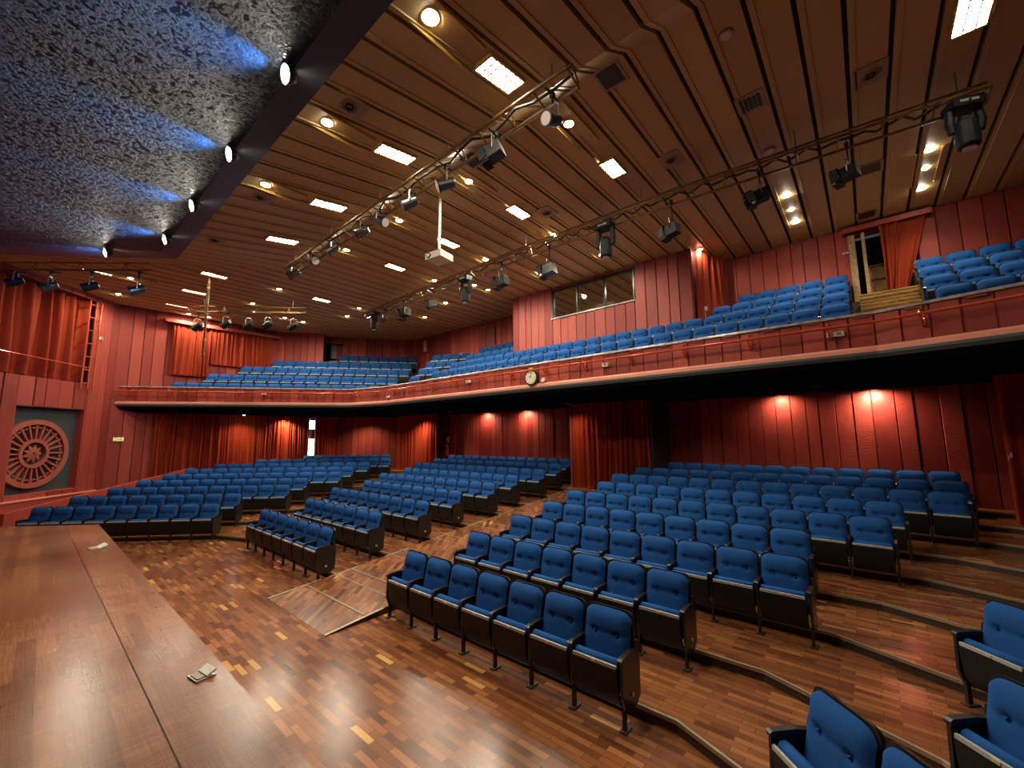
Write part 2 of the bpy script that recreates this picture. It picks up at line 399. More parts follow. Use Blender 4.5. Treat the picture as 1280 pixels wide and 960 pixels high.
# box curtain opening: recess back, curtain, frame, rail
g = G(); g.box(Apt((1+h1a)/2, -.9, (hz1+hz2)/2), (h1a-1+.3, .05, hz2-hz1+.5), M['dark_red'], AXA)
g.box(Apt(h1a+.03, -.45, (hz1+hz2)/2), (.05, .9, hz2-hz1+.4), M['dark_red'], AXA)
g.box(Apt((1+h1a)/2, -.45, hz2+.18), (h1a-1, .9, .05), M['dark_red'], AXA)
g.box(Apt((1+h1a)/2, -.45, hz1-.08), (h1a-1, .9, .05), M['dark_red'], AXA); g.build('opening_reveal', wallL)
def curtain(name, p0, p1, zt, zb, folds, depth, lab, mat='curtain', group=None, top_in=0., gather=None, drop=None, parent=None):
    """hung cloth between two plan points; drop(u) = extra length"""
    p0, p1 = Vector(p0), Vector(p1); L = (p1-p0).length; t = (p1-p0)/L; nr = Vector((t.y, -t.x))
    nu = max(24, int(folds*10)); nv = 12; sd = random.random()*50; vs = []
    for j in range(nv+1):
        v = j/nv
        for i in range(nu+1):
            u = i/nu
            uu = u
            if gather: uu = gather(u, v)
            ph = folds*6.28318*(u+.022*math.sin(9.1*u+sd)+.012*math.sin(31*u+sd*2))
            am = depth*(.65+.35*math.sin(5.3*u+sd))*(.55+.45*v)
            sn = math.sin(ph); o = am*(sn*abs(sn)**.3-.35*(1-abs(sn))**2+.3*math.sin(2.3*ph+sd))+.02*math.sin(4*v+7*u)
            z = zt+(zb-(drop(u) if drop else 0)-zt)*v
            q = p0+t*(L*uu+.02*math.sin(ph*.5+3*v))+nr*(o*1.35+.03)
            vs.append((q.x, q.y, z))
    fs = [(j*(nu+1)+i, j*(nu+1)+i+1, (j+1)*(nu+1)+i+1, (j+1)*(nu+1)+i) for j in range(nv) for i in range(nu)]
    g = G(); g.add(vs, fs, M[mat]); o = g.build(name, parent, smooth=True)
    if not parent: tag(o, lab, 'curtain', group)
    return o
a0, a1 = Apt(1.0, -.3, 0), Apt(h1a-.02, -.3, 0)
curtain('curtain', (a0.x, a0.y), (a1.x, a1.y), hz2+.12, hz1-.0, 19, .17, 'dark red curtain filling the high box opening beside the stage')
box_frame = tag(empty('steel_ladder', Apt(h1a, 0, hz1)), 'red open steel ladder frame at the right side of the high box opening', 'ladder')
def world_child(o, par): o.parent = par; o.matrix_parent_inverse = Matrix.Translation(par.location).inverted()
for ds in (-.32, -.05, .16):
    o = G().tube([Apt(h1a+ds, .12, hz1-.25), Apt(h1a+ds, .12, hz2+.1)], .025, M['red_metal'], 6).build('upright'); world_child(o, box_frame)
for k in range(7):
    z = hz1+(hz2-hz1)*k/6-.05
    o = G().tube([Apt(h1a-.32, .12, z), Apt(h1a+.16, .12, z)], .018, M['red_metal'], 6).build('rung'); world_child(o, box_frame)
o = G().tube([Apt(1.0, .06, hz1+.75), Apt(h1a, .06, hz1+.55)], .022, M['red_metal'], 6).build('box_rail')
tag(o, 'thin red rail across the front of the high curtained box', 'rail')
q = sA_of(124, 423)
t = tag(empty('wall_bracket_lamp', Apt(q[0], .03, q[1])), 'small white box on the red wall right of the high curtained box', 'switch box')
G().box((0, 0, 0), (.14, .10, .10), M['white'], AXA).build('housing', t); G().box((.05, .05, .0), (.05, .06, .05), M['grille'], AXA).build('knob', t)
# wheel niche
nz0b = nz0
g = G(); g.box(Apt((n0+n1)/2, -.25, (nz0+nz1)/2), (n1-n0+.1, .04, nz1-nz0+.1), M['wheel_bg'], AXA); nb = g.build('niche_back', wallL)
g = G()
g.box(Apt(n1+.0, -.11, (nz0+nz1)/2), (.05, .26, nz1-nz0), M['red_paint'], AXA); g.box(Apt(n0, -.11, (nz0+nz1)/2), (.05, .26, nz1-nz0), M['red_paint'], AXA)
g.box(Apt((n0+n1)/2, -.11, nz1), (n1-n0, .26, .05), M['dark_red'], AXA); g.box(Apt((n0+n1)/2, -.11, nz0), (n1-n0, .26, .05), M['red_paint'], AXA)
g.build('niche_reveal', wallL)
wc = ((sA_of(47, 567)[0]), sA_of(47, 567)[1]); R0 = (n1-n0)*.465
wh = tag(empty('wheel_relief', Apt(wc[0], -.2, wc[1])), 'large terracotta wheel relief with radial spokes on a slate panel', 'wall relief')
def Wp(a, r, o): return AXA[0]*(r*math.cos(a))+Vector((0, 0, 1))*(r*math.sin(a))+AXA[1]*o
def ringmesh(r0, r1, o0, o1, mat, n=56):
    g = G(); vs = []
    for k in range(n):
        a = 6.28318*k/n; vs += [Wp(a, r0, o0), Wp(a, r0, o1), Wp(a, r1, o1), Wp(a, r1, o0)]
    fs = []
    for k in range(n):
        j = (k+1) % n
        for c_ in range(4): fs.append((k*4+c_, k*4+(c_+1) % 4, j*4+(c_+1) % 4, j*4+c_))
    return g.add(vs, fs, mat)
ringmesh(R0*.885, R0*1.03, 0, .13, M['wheel_red']).build('rim', wh)
ringmesh(R0*.34, R0*.44, 0, .11, M['wheel_red']).build('hub_ring', wh)
sp = None
for k in range(24):
    a = 6.28318*k/24; g = G(); ta = Wp(a+math.pi/2, 1, 0)
    c_ = Wp(a, R0*.65, .05); rad = Wp(a, 1, 0)
    r0_, r1_ = Wp(a, R0*.42, .0), Wp(a, R0*.88, .0)
    p8 = []
    for o_ in (0, .09):
        oo = AXA[1]*o_
        p8 += [r0_-ta*.020+oo, r1_-ta*.036+oo, r1_+ta*.036+oo, r0_+ta*.020+oo]
    g.hexa(p8, M['wheel_red']); g.build('spoke', wh)
    g = G(); cc = Wp(a+math.pi/24, R0*.84, .06)
    g.add([cc+Wp(a+math.pi/24+x_, .09, 0)*1 for x_ in (math.pi, math.pi+1.2, math.pi-1.2)]+[cc+AXA[1]*.03+Wp(a+math.pi/24+x_, .09, 0) for x_ in (math.pi, math.pi+1.2, math.pi-1.2)], [(0, 1, 2), (3, 4, 5), (0, 1, 4, 3), (1, 2, 5, 4), (2, 0, 3, 5)], M['wheel_red'])
    g.build('rim_tooth', wh)
g = G()
for k in range(9):
    a = 6.28318*k/9; pts = []
    g.hexa([Wp(a-.05, .02, 0), Wp(a-.32, R0*.17, 0), Wp(a, R0*.29, 0), Wp(a+.32, R0*.17, 0), Wp(a-.05, .02, .1), Wp(a-.32, R0*.17, .07), Wp(a, R0*.29, .05), Wp(a+.32, R0*.17, .07)], M['wheel_red'])
g.build('flower_boss', wh)
# dado ledge along wall_left
g = G(); tz = sA_of(0, 630)[1]
g.box(Apt(4.6, .05, tz/2), (dEnd-8-0, .10, tz), M['red_paint'], AXA); g.box(Apt(4.6, .06, tz+.02), (dEnd-8, .16, .05), M['pink'], AXA)
tag(g.build('trim_1'), kind='structure')
# raked low wall beside the left-hand rows
g = G(); path = []
s_ = -12.45
def Lp(d, s): return (NW[0]*d+TW[0]*s, NW[1]*d+TW[1]*s)
for i in range(6):
    d0, d1 = 12.2+i*1.195, 12.2+(i+1)*1.195; z0_, z1_ = .80+i*RISE, .80+(i+1)*RISE
    a_, b_ = Lp(d0, s_), Lp(d1, s_); a2, b2_ = Lp(d0, s_-.1), Lp(d1, s_-.1)
    g.hexa([(*a_, 0), (*b_, 0), (*b2_, 0), (*a2, 0), (*a_, z0_), (*b_, z1_), (*b2_, z1_), (*a2, z0_)], M['red_paint'])
tag(g.build('trim_2'), kind='structure')
# exit sign
q = sA_of(148, 549)
q = onx(148, 549, XW+.1)
t = tag(empty('exit_sign', (XW+.10, q.y, q.z)), 'small yellow-green exit sign on the dark red wall under the balcony', 'sign')
wd_ = .52; t.scale = (.6, .6, .6)
G().box((0, 0, 0), (.03, wd_, .24), M['sign']).build('sign_panel', t)
g = G()   # doorway frame, arrow and running figure
for yy_, zz_, a_, b_ in ((-.20, 0, .015, .17), (-.09, 0, .015, .17), (-.145, .08, .12, .02), (-.145, -.08, .12, .02)): g.box((.018, yy_, zz_), (.008, a_, b_), M['sign_dark'])
g.box((.018, -.02, 0), (.008, .10, .025), M['sign_dark']); g.add([(.02, .03, .05), (.02, .03, -.05), (.02, .075, 0)], [(0, 1, 2)], M['sign_dark'])
g.tube([(.02, .13, .05), (.02, .12, -.01), (.02, .16, -.08)], .014, M['sign_dark'], 5); g.tube([(.02, .12, -.01), (.02, .09, -.08)], .012, M['sign_dark'], 5)
g.tube([(.02, .09, .02), (.02, .14, .04), (.02, .19, .01)], .01, M['sign_dark'], 5); g.box((.02, .14, .085), (.006, .03, .03), M['sign_dark'])
g.build('pictogram', t)

# ------------------------------------------------------------------ balcony geometry
ZB, ZT, ZS = 4.17, 4.87, 3.83
PA, PB, PC, PD, PE, PF = (-23.25, 2.3), (-17.7, 9.45), (-15.7, 9.95), (.25, 9.82), (2.7, 9.2), (8.6, 2.3)
FRONT = [PA, PB, PC, PD, PE, PF]
tb = (Vector(PB)-Vector(PA)).normalized(); nb_ = Vector((-tb.y, tb.x)); dB0 = Vector(PA).dot(nb_)
NB = (nb_.x, nb_.y)
W1d, W2d = dB0+3.55, dB0+4.4
# wall_rear upper/lower, wing rear, wall side
yB1 = (W1d-NB[0]*XW)/NB[1]
rU = onn(405, 430, W1d, NB); rU2 = onn(406, 430, W2d, NB)
xC = (W2d-NB[1]*YB)/NB[0]
yB2 = (W2d-NB[0]*XW)/NB[1]
wallB = wall('wall_side', (XW, 2.13), (XW, max(yB1, yB2)), 0, ZC, 'red', .40, top=lambda s: ZC+.02)
wall('wall_wing', (XW, yB1), (rU.x, rU.y), ZS+.2, ZC+.02, 'red', .40)
dgap = .95
pU = Vector((rU2.x, rU2.y)); pU3 = pU+tb*dgap
wall('wall_wing_rear', (rU2.x, rU2.y), (xC, YB), ZS+.2, ZC+.02, 'red', .42, holes=((0.05, dgap, 4.2, 7.9),))
wall('wall_under_wing', (XW, yB2), (xC, YB), 0, ZS+.1, 'red', .40, holes=((.25, .62, 1.3, 3.72),))
def bx(px, py=300): return ony(px, py, YB).x
DX0, DX1 = bx(1065, 300), bx(1104, 290)
LX0, LX1 = bx(600, 410), bx(620, 410)
off = -xC
wallC = wall('wall_rear', (xC, YB), (9.0, YB), 0, ZC+.02, 'red', .36, holes=((DX0-xC, DX1-xC+.6, 5.3, 8.0), (LX0-xC, LX1-xC, 5.3, 8.0)))
wall('wall_right', (9.0, YB), (9.0, 2.13), 0, ZC+.02, 'red', .6)
wall('wall_right_splay', (9.0, 2.13), (4.0, -2.9), 0, ZC+.02, 'red', .6)
# wall behind openings
qd = pU+tb*.5+nb_*.7
G().box((qd.x, qd.y, 6.6), (3, .05, 4), M['backing'], (Vector((tb.x, tb.y, 0)), Vector((nb_.x, nb_.y, 0)), Vector((0, 0, 1)))).build('passage_back', wallC)
g = G(); g.box((DX0+.9, YB+.9, 6.6), (3, .05, 3.2), M['backing']); g.box(((LX0+LX1)/2, YB+.6, 6.6), (2, .05, 3.2), M['backing']); g.build('passage_back', wallC)
# stage house behind the camera, a dark back wall and sides so that light is closed in
wall('wall_stage', (9, -5.5), (-24, -5.5), 0, ZC, 'red_dull', 1.2)
# ---- parapet
def seg_iter(pl):
    for a, b_ in zip(pl, pl[1:]): yield Vector(a), Vector(b_)
def mitre(pl):
    out = []
    for i, p in enumerate(pl):
        ns = []
        if i > 0: t = (Vector(pl[i])-Vector(pl[i-1])).normalized(); ns.append(Vector((t.y, -t.x)))
        if i < len(pl)-1: t = (Vector(pl[i+1])-Vector(pl[i])).normalized(); ns.append(Vector((t.y, -t.x)))
        m_ = sum(ns, Vector((0, 0))).normalized(); m_ = m_/max(.5, m_.dot(ns[0])); out.append((p, (m_.x, m_.y)))
    return out
MP = mitre(FRONT)
g = G()
g.extr([(-.12, ZT-.02), (0, ZT-.02), (0, ZB), (-.12, ZB)], MP, M['dark_red'], closed=True)
balc = tag(g.build('balcony'), 'long cranked balcony with red board front, black soffit and stepped floor', 'balcony')
g = G(); g.extr([(-.16, ZT+.0), (-.16, ZT+.035), (.05, ZT+.035), (.06, ZT-.015), (.04, ZT-.02)], MP, M['coping']); tag(g.build('coping', balc), 'worn grey coping on top of the front')
g = G(); g.extr([(-.02, ZB+.10), (.05, ZB+.10), (.09, ZB+.06), (.09, ZB-.01), (-.02, ZB-.01)], MP, M['pink']); tag(g.build('bottom_ledge', balc), 'salmon coloured ledge')
g = G(); g.extr([(.10, ZB-.01), (.10, ZB-.06), (.06, ZB-.12)], MP, M['lip']); g.build('teal_lip', balc)
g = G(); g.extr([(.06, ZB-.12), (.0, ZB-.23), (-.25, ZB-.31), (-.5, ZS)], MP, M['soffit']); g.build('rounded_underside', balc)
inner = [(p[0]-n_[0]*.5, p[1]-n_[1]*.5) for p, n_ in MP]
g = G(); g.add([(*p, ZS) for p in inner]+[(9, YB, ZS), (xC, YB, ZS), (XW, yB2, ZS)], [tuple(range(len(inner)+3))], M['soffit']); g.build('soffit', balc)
# individual boards on the parapet
cnt = 0
for a, b_ in seg_iter(FRONT):
    L = (b_-a).length; t = (b_-a)/L; k = round(L/.36); ang = math.atan2(t.y, t.x)
    for i in range(k):
        mid = a+t*(L*(i+.5)/k)
        pj = proj((mid.x, mid.y, 4.5))
        inst(BOARDS['red'], 'board', balc, (mid.x, mid.y, (ZT-.03+ZB+.10)/2), (0, 0, ang), (L/k-.014, random.choice((.02, .028, .034)), ZT-.03-ZB-.10))
        if i % 2: G().box((mid.x+t.y*.045, mid.y-t.x*.045, ZT-.045), (L/k*.62, .02, .028), M['dark_red'], (Vector((t.x, t.y, 0)), Vector((t.y, -t.x, 0)), Vector((0, 0, 1)))).build('notch_block', balc)  # dark red block for each notch under the coping
# rail on scroll brackets
railp = [(p[0]+n_[0]*.22, p[1]+n_[1]*.22, ZT-.20) for p, n_ in MP]
rail = tag(G().tube(railp, .027, M['red_metal'], 8).build('rail_tube'), 'long red tubular rail carried on scroll brackets along the balcony front', 'rail')
for a, b_ in seg_iter(FRONT):
    L = (b_-a).length; t = (b_-a)/L; nr = Vector((t.y, -t.x)); k = max(1, round(L/1.35))
    for i in range(k):
        s = a+t*(L*(i+.5)/k); g = G()
        def P3(o, z, w_=0): return (s.x+nr.x*o+t.x*w_, s.y+nr.y*o+t.y*w_, z)
        g.tube([P3(.03, ZT-.08), P3(.10, ZT-.11), P3(.2, ZT-.12), P3(.22, ZT-.18)], .017, M['red_metal'], 5)
        sc_ = [P3(.04+.08*(1-math.cos(u)), ZT-.31+.09*math.sin(u), .05*math.sin(u*.5)) for u in [x_*.6 for x_ in range(11)]]
        g.tube(sc_, .013, M['red_metal'], 5)
        g.tube([P3(.22, ZT-.22), P3(.16, ZT-.30), P3(.04, ZT-.40)], .015, M['red_metal'], 5)
        g.box(P3(.03, ZT-.2), (.04, .02, .3), M['red_metal'], (Vector((t.x, t.y, 0)), Vector((nr.x, nr.y, 0)), Vector((0, 0, 1))))
        g.build('scroll_bracket', rail)
# sockets, clock on the front
def on_front(px, py, out=.04):
    best = None
    for a, b_ in seg_iter(FRONT):
        t = (b_-a).normalized(); nr = Vector((t.y, -t.x)); d = ray(px, py)
        k = (a+nr*out).dot(nr)/(d.x*nr.x+d.y*nr.y)
        if k > 0:
            q = EYEV+d*k; s = (Vector((q.x, q.y))-a).dot(t)
            if -.01 <= s <= (b_-a).length+.01: return q, t, nr
for (px, py, lab) in ((330, 492, 'small white socket box on the far left stretch of the balcony front'), (485, 496, 'white socket box on the balcony front near its left bend'),
                      (585.5, 477, 'white socket box on the balcony front left of the clock'), (757, 456, 'white socket box on the balcony front below the booth window'),
                      (1044, 418, 'double white socket box on the balcony front below the open doorway')):
    q, t, nr = on_front(px, py, .07)
    s = tag(empty('socket_box', q, math.atan2(t.y, t.x)), lab, 'socket')
    wd = .26 if px > 1000 else .17
    G().box((0, 0, 0), (wd, .08, .09), M['white']).build('housing', s)
    g = G(); g.tube([(0, 0, -.045), (0, .02, -.2), (0, .03, -.3)], .008, M['cable'], 5); g.build('cable', s)
    g = G()
    for k in range(2 if wd > .2 else 1): g.box(((k-.5)*.12 if wd > .2 else 0, -.042, 0), (.06, .006, .05), M['grille'])
    g.build('outlet', s)
q, t, nr = on_front(664, 472, .14)
ck = tag(empty('wall_clock', q, math.atan2(t.y, t.x)), 'round black-rimmed wall clock with cream dial on the balcony front', 'clock')
def disc(r, y0_, y1_, mat, n=28, r0=0):
    g = G(); g.tube([(0, y0_, 0), (0, y1_, 0)], r, mat, n); return g
disc(.235, .07, -.02, M['black']).build('case', ck); dial = disc(.20, -.02, -.026, M['cream']).build('dial', ck)
g = G()
for k in range(12):
    a = k*math.pi/6; r_ = .165; g.box((r_*math.sin(a), -.03, r_*math.cos(a)), (.012, .004, .035), M['blueprint'], (Vector((math.cos(a), 0, -math.sin(a))), Vector((0, 1, 0)), Vector((math.sin(a), 0, math.cos(a)))))
g.build('hour_mark', dial)
g = G(); g.tube([(0, -.032, 0), (.012, -.032, .12)], .007, M['blueprint'], 5); g.tube([(0, -.034, 0), (-.05, -.034, .055)], .009, M['blueprint'], 5); g.build('hand', dial)
G().box((0, 0, .26), (.14, .06, .07), M['gold']).build('hanger', ck)
q, t, nr = on_front(679, 475, .07)
s = tag(empty('junction_box', q, math.atan2(t.y, t.x)), 'small white round junction box right of the balcony clock', 'junction box')
disc(.065, .04, -.03, M['white'], 14).build('lid', s); G().box((-.05, 0, 0), (.05, .06, .07), M['white']).build('gland', s)

# balcony stepped floors
def polyline_steps(kind):
    pass
BZ0 = 4.56; BRISE = .475; BP = .9
BY = [11.2+BP*i for i in range(4)]
g = G()
for i in range(4):
    y_ = 10.22 if i == 0 else BY[i]-.62
    z_ = BZ0+BRISE*i
    g.prism([(-14.9, y_), (8.9, y_), (8.9, YB-.05), (-14.9, YB-.05)], 4.0 if i == 0 else z_-BRISE, z_, M['riser'], M['floor'])
g.build('stepped_floor', balc)
WZ0, WR, WP = 4.20, .475, .82
dW = [dB0+.85+WP*i for i in range(5)]
def Bp(d, s): return (NB[0]*d+tb.x*s, NB[1]*d+tb.y*s)
g = G()
for i in range(5):
    d_ = dB0+.36 if i == 0 else dW[i]-.62
    z_ = WZ0+WR*i
    sl_ = (XW+.05-NB[0]*d_)/tb.x; sl2 = (XW+.05-NB[0]*(W2d-.05))/tb.x
    g.prism([Bp(d_, sl_), Bp(d_, -3.1), Bp(W2d-.05, -2.2), Bp(W2d-.05, sl2)], 4.0 if i == 0 else z_-WR, z_, M['riser'], M['floor'])
g.build('stepped_floor', balc)
# wedge floor between
g = G(); g.prism([(-17.6, 9.9), (-15.7, 10.35), (-14.9, 10.35), (-14.9, YB-.05), (-19.0, YB-.05), (-18.4, 12.4)], 4.0, 4.3, M['riser'], M['floor'])
for i in range(3):
    a_ = 11.0+.85*i
    g.prism([(-17.6-.35*i, a_-.1), (-15.0, a_+.5), (-15.0, YB-.06), (-19.0, YB-.06)], 4.3+.45*i, 4.3+.45*(i+1), M['riser'], M['floor'])
g.build('stepped_floor', balc)
# straw-coloured stair in the right-hand balcony aisle
stair = tag(empty('aisle_stair', (.75, 12, BZ0)), 'straw-coloured wooden steps rising to the curtained doorway on the balcony', 'stairs')
SX0, SX1 = .12, ony(1158, 375, 12.5).x
for i in range(12):
    z_ = BZ0+.136*(i+1); y_ = 11.3+.2*i
    o = G().box(((SX0+SX1)/2, y_+.4, z_-.07), (SX1-SX0, .8, .134), M['straw']).box(((SX0+SX1)/2, y_-.005, z_-.015), (SX1-SX0, .05, .035), M['wood_door']).build('step'); world_child(o, stair)
# booth
BYF = 12.5
bx0, bx1 = ony(642, 400, BYF).x, ony(862, 312, BYF).x
wx0, wx1 = ony(691, 380, BYF).x, ony(793, 357, BYF).x
wz1, wz0 = 8.13, 7.06
booth = wall('wall_booth', (bx0, BYF), (bx1, BYF), BZ0+.4, ZC+.02, 'red_dull', .35, holes=((wx0-bx0, wx1-bx0, wz0, wz1),))
wall('wall_booth_right', (bx1, BYF), (bx1, YB), BZ0+.8, ZC+.02, 'red', .35)
wall('wall_booth_left', (bx0, YB), (bx0, BYF), BZ0+.8, ZC+.02, 'red_dull', .35)
win = G(); fr = .05
win.box(((wx0+wx1)/2, BYF+.0, wz0-.01), (wx1-wx0+.1, .14, .05), M['coping']); win.box(((wx0+wx1)/2, BYF, wz1), (wx1-wx0+.1, .14, .05), M['black'])
for x_ in (wx0, wx1): win.box((x_, BYF, (wz0+wz1)/2), (.06, .14, wz1-wz0), M['black'])
win = tag(win.build('window_1'), 'dark framed control booth window high above the balcony', kind='structure')
for i in range(3):
    xa, xb = wx0+(wx1-wx0)*i/3, wx0+(wx1-wx0)*(i+1)/3
    G().box(((xa+xb)/2, BYF+.02, (wz0+wz1)/2), (xb-xa-.04, .012, wz1-wz0-.03), M['glass']).build('pane', win)
    if i: G().box((xa, BYF, (wz0+wz1)/2), (.045, .08, wz1-wz0), M['black']).build('mullion', win)
g = G(); g.box(((wx0+wx1)/2, BYF+1.4, 7.4), (wx1-wx0+2, .05, 2.2), M['grille']); g.build('booth_back', booth)
g = G(); g.box(((wx0+wx1)/2+.5, BYF+.5, wz0-.05), (2.6, .6, .06), M['white']); tag(g.build('booth_desk'), 'pale desk inside the control booth behind the window', 'desk')
g = G(); g.box((0, 0, .14), (.7, .3, .28), M['white'])
t = tag(g.build('mixing_console', loc=((wx0+wx1)/2+.35, BYF+.45, wz0-.02)), 'pale equipment case standing on the control booth desk', 'equipment')
# left lit red booth lamp seen at its left edge
# bright edge curtain at booth right side
curtain('curtain', (bx1+.06, BYF+.05), (bx1+.55, BYF+1.2), 8.2, 5.2, 5, .04, 'narrow bright red curtain at the right corner of the control booth')
# doorway right: frame, door, pelmet, curtain
dw = empty('door_1', (DX0, YB, 5.9)); tag(dw, kind='structure')
for x_, w_ in ((DX0-.02, .14), (DX0+.22, .07)):
    o = G().box((x_, YB-.05, 7.0), (w_, .12, 2.1), M['straw']).build('door_frame'); world_child(o, dw)
o = G().box((DX0+.55, YB+.15, 6.55), (.62, .05, 1.2), M['wood_door']).build('door_leaf'); world_child(o, dw)
o = G().box((DX0+.55, YB+.10, 7.13), (.5, .04, .05), M['silver']).build('push_bar'); world_child(o, dw)
o = G().box((DX0+.55, YB+.1, 6.75), (.5, .02, .03), M['riser']).build('door_rail'); world_child(o, dw)
pl0 = ony(1052, 291, YB-.25); pl1 = ony(1163, 264, YB-.25)
def pelmet(name, p, q, h, dep, lab):
    p, q = Vector(p), Vector(q); c_ = (p+q)/2; t = (q-p); t.z = 0; L = t.length; t.normalize(); n_ = Vector((t.y, -t.x, 0))
    pm = empty(name, c_); tag(pm, lab, 'pelmet')
    G().box((0, 0, 0), (L, .03, h), M['red_paint'], (t, n_, Vector((0, 0, 1)))).build('face_board', pm)
    G().box(tuple(-n_*dep/2+Vector((0, 0, h/2))), (L, dep, .02), M['red_paint'], (t, n_, Vector((0, 0, 1)))).build('top_board', pm)
    for s_ in (-1, 1): G().box(tuple(-n_*dep/2+t*(s_*L/2)), (.03, dep, h), M['red_paint'], (t, n_, Vector((0, 0, 1)))).build('end_board', pm)
    return pm
pelmet('pelmet', (pl0.x, YB-.3, 8.12), (pl1.x, YB-.3, 8.12), .13, .26, 'long red pelmet above the open doorway at the back of the balcony')
c0 = ony(1099, 300, YB-.16).x; c1 = ony(1158, 280, YB-.16).x
curtain('curtain', (c0, YB-.17), (c1, YB-.17), 8.08, 6.1, 6, .05, 'red curtain pulled back beside the open balcony doorway', gather=lambda u, v: .04*v+u*(1-.62*v))
t = tag(empty('wall_sensor', (ony(1057, 317, YB-.06).x, YB-.06, ony(1057, 317, YB-.06).z)), 'tiny white sensor on the balcony rear wall left of the doorway', 'sensor')
G().box((0, 0, 0), (.13, .04, .05), M['white']).build('housing', t); G().box((0, -.03, 0), (.05, .02, .02), M['grille']).build('eye', t)
t = tag(empty('wall_switch', (bx1+.62, BYF+1.25, 6.95)), 'small cream socket beside the narrow curtain at the booth corner', 'socket')
p_ = ony(881, 386, BYF+.4); t.location = (p_.x, p_.y, p_.z)
G().box((0, 0, 0), (.14, .06, .12), M['white']).build('housing', t); G().tube([(0, 0, -.06), (0, 0, -.35)], .01, M['white'], 5).build('conduit', t)
# left rear doorway with dark curtain
curtain('curtain', (LX0, YB-.06), (LX1, YB-.06), 8.0, 5.6, 6, .04, 'dark narrow curtain in the far left rear doorway of the balcony', 'dark_red')
t = tag(empty('door_header_lamp', ((LX0*.7+LX1*.3), YB-.08, 8.1)), 'small unlit sign box above the narrow dark curtain', 'sign')
G().box((0, 0, 0), (.42, .08, .2), M['straw']).build('box', t); G().box((0, -.045, 0), (.34, .01, .13), M['riser']).build('face', t)
# wing doorway dark with half door
dd = empty('door_2', (pU.x, pU.y, 5.5)); tag(dd, kind='structure')
pm_ = pU+tb*.5
AXB = (Vector((tb.x, tb.y, 0)), Vector((-NB[0], -NB[1], 0)), Vector((0, 0, 1)))
o = G().box((pm_.x, pm_.y, 6.1), (.5, .05, 1.7), M['wood_door'], AXB).build('door_leaf'); world_child(o, dd)
o = G().box((pm_.x, pm_.y, 7.45), (.3, .04, .8), M['riser'], AXB).build('door_glass'); world_child(o, dd)
o = G().box((pU.x, pU.y, 6.3), (.1, .14, 3.4), M['black'], AXB).build('door_frame'); world_child(o, dd)
q = pU+tb*.8
curtain('curtain', (q.x-.1, q.y-.1), (q.x+.45*tb.x, q.y+.45*tb.y), 7.8, 5.5, 4, .04, 'dark curtain edge beside the dim doorway behind the left balcony seats', 'dark_red')
# extinguishers
def extinguisher(loc, col_m, lab, s=1):
    t = tag(empty('fire_extinguisher', loc), lab, 'extinguisher')
    G().tube([(0, 0, 0), (0, 0, .03), (0, 0, .42*s), (0, 0, .5*s), (0, 0, .53*s)], [.06*s, .085*s, .085*s, .05*s, .02*s], col_m, 10).build('cylinder', t)
    G().box((0, -.02, .57*s), (.04, .16*s, .03), M['black']).build('valve_handle', t)
    G().tube([(.02, 0, .55*s), (.12*s, -.02, .45*s), (.11*s, -.02, .15*s)], .012, M['black'], 6).build('hose', t)
    return t
q = Vector((xC, YB, 0)); e_ = ony(532, 440, YB-.2); extinguisher((e_.x, YB-.22, e_.z), M['straw'], 'pale cylinder extinguisher hanging in the dark upper rear corner', 1.3)
e_ = ony(559, 570, YB-.2); extinguisher((e_.x, YB-.2, e_.z), M['red_paint'], 'red fire extinguisher on the rear wall under the balcony', 1.2)
g = G(); e_ = ony(559, 556, YB-.08); tag(g.box((e_.x, YB-.05, e_.z+.25), (.2, .02, .3), M['white']).build('notice_plate'), 'white notice above the red extinguisher under the balcony', 'notice')
# upper-left curtains on wall_side
ya, yb_ = onx(214, 440, XW+.25).y, onx(300, 440, XW+.25).y; yc = onx(341, 440, XW+.25).y
pmz = onx(207, 402, XW+.3).z
curtain('curtain', (XW+.16, ya), (XW+.16, onx(263, 440, XW+.2).y), 7.85, onx(240, 470, XW+.2).z, 11, .07, 'long orange-red curtain on the upper left wall, nearest the stage')
curtain('curtain', (XW+.16, onx(263.5, 440, XW+.2).y), (XW+.16, yc), 7.85, onx(300, 459, XW+.2).z, 13, .06, 'shorter orange-red curtain on the upper left wall, nearer the back')
pelmet('pelmet', (XW+.32, onx(207, 402, XW+.3).y, 7.9), (XW+.32, onx(350, 424, XW+.3).y, 7.9), .14, .28, 'long red pelmet over the upper left wall curtains')
# curtains under the balcony
def cx_(px, d=.2): return onx(px, 560, XW+d).y
curtain('curtain', (XW+.3, cx_(190)), (XW+.3, cx_(233)), ZS, .3, 8, .08, 'dark red curtain at the left end under the balcony')
curtain('curtain', (XW+.25, cx_(234)), (XW+.25, cx_(318)), ZS, .6, 17, .07, 'orange-red curtain under the left balcony with a small lamp above')
pz = onn(384, 560, W2d-.25, NB)
curtain('curtain', (XW+.25, cx_(319)), (pz.x, pz.y), ZS, .8, 18, .07, 'brightly lit orange curtain under the balcony left of the slit window')
a_, b_ = onn(394, 560, W2d-.2, NB), onn(421, 560, W2d-.2, NB)
curtain('curtain', (a_.x, a_.y), (b_.x, b_.y), ZS, .8, 7, .05, 'short orange curtain right of the slit window under the balcony')
a_, b_ = onn(385, 560, W2d-.03, NB), onn(393, 560, W2d-.03, NB)
wn = empty('window_2', ((a_.x+b_.x)/2, (a_.y+b_.y)/2, 2.55)); tag(wn, 'narrow bright slit window between red curtains', kind='structure')
wl = (b_-a_).length; zt_ = onn(389, 523, W2d, NB).z
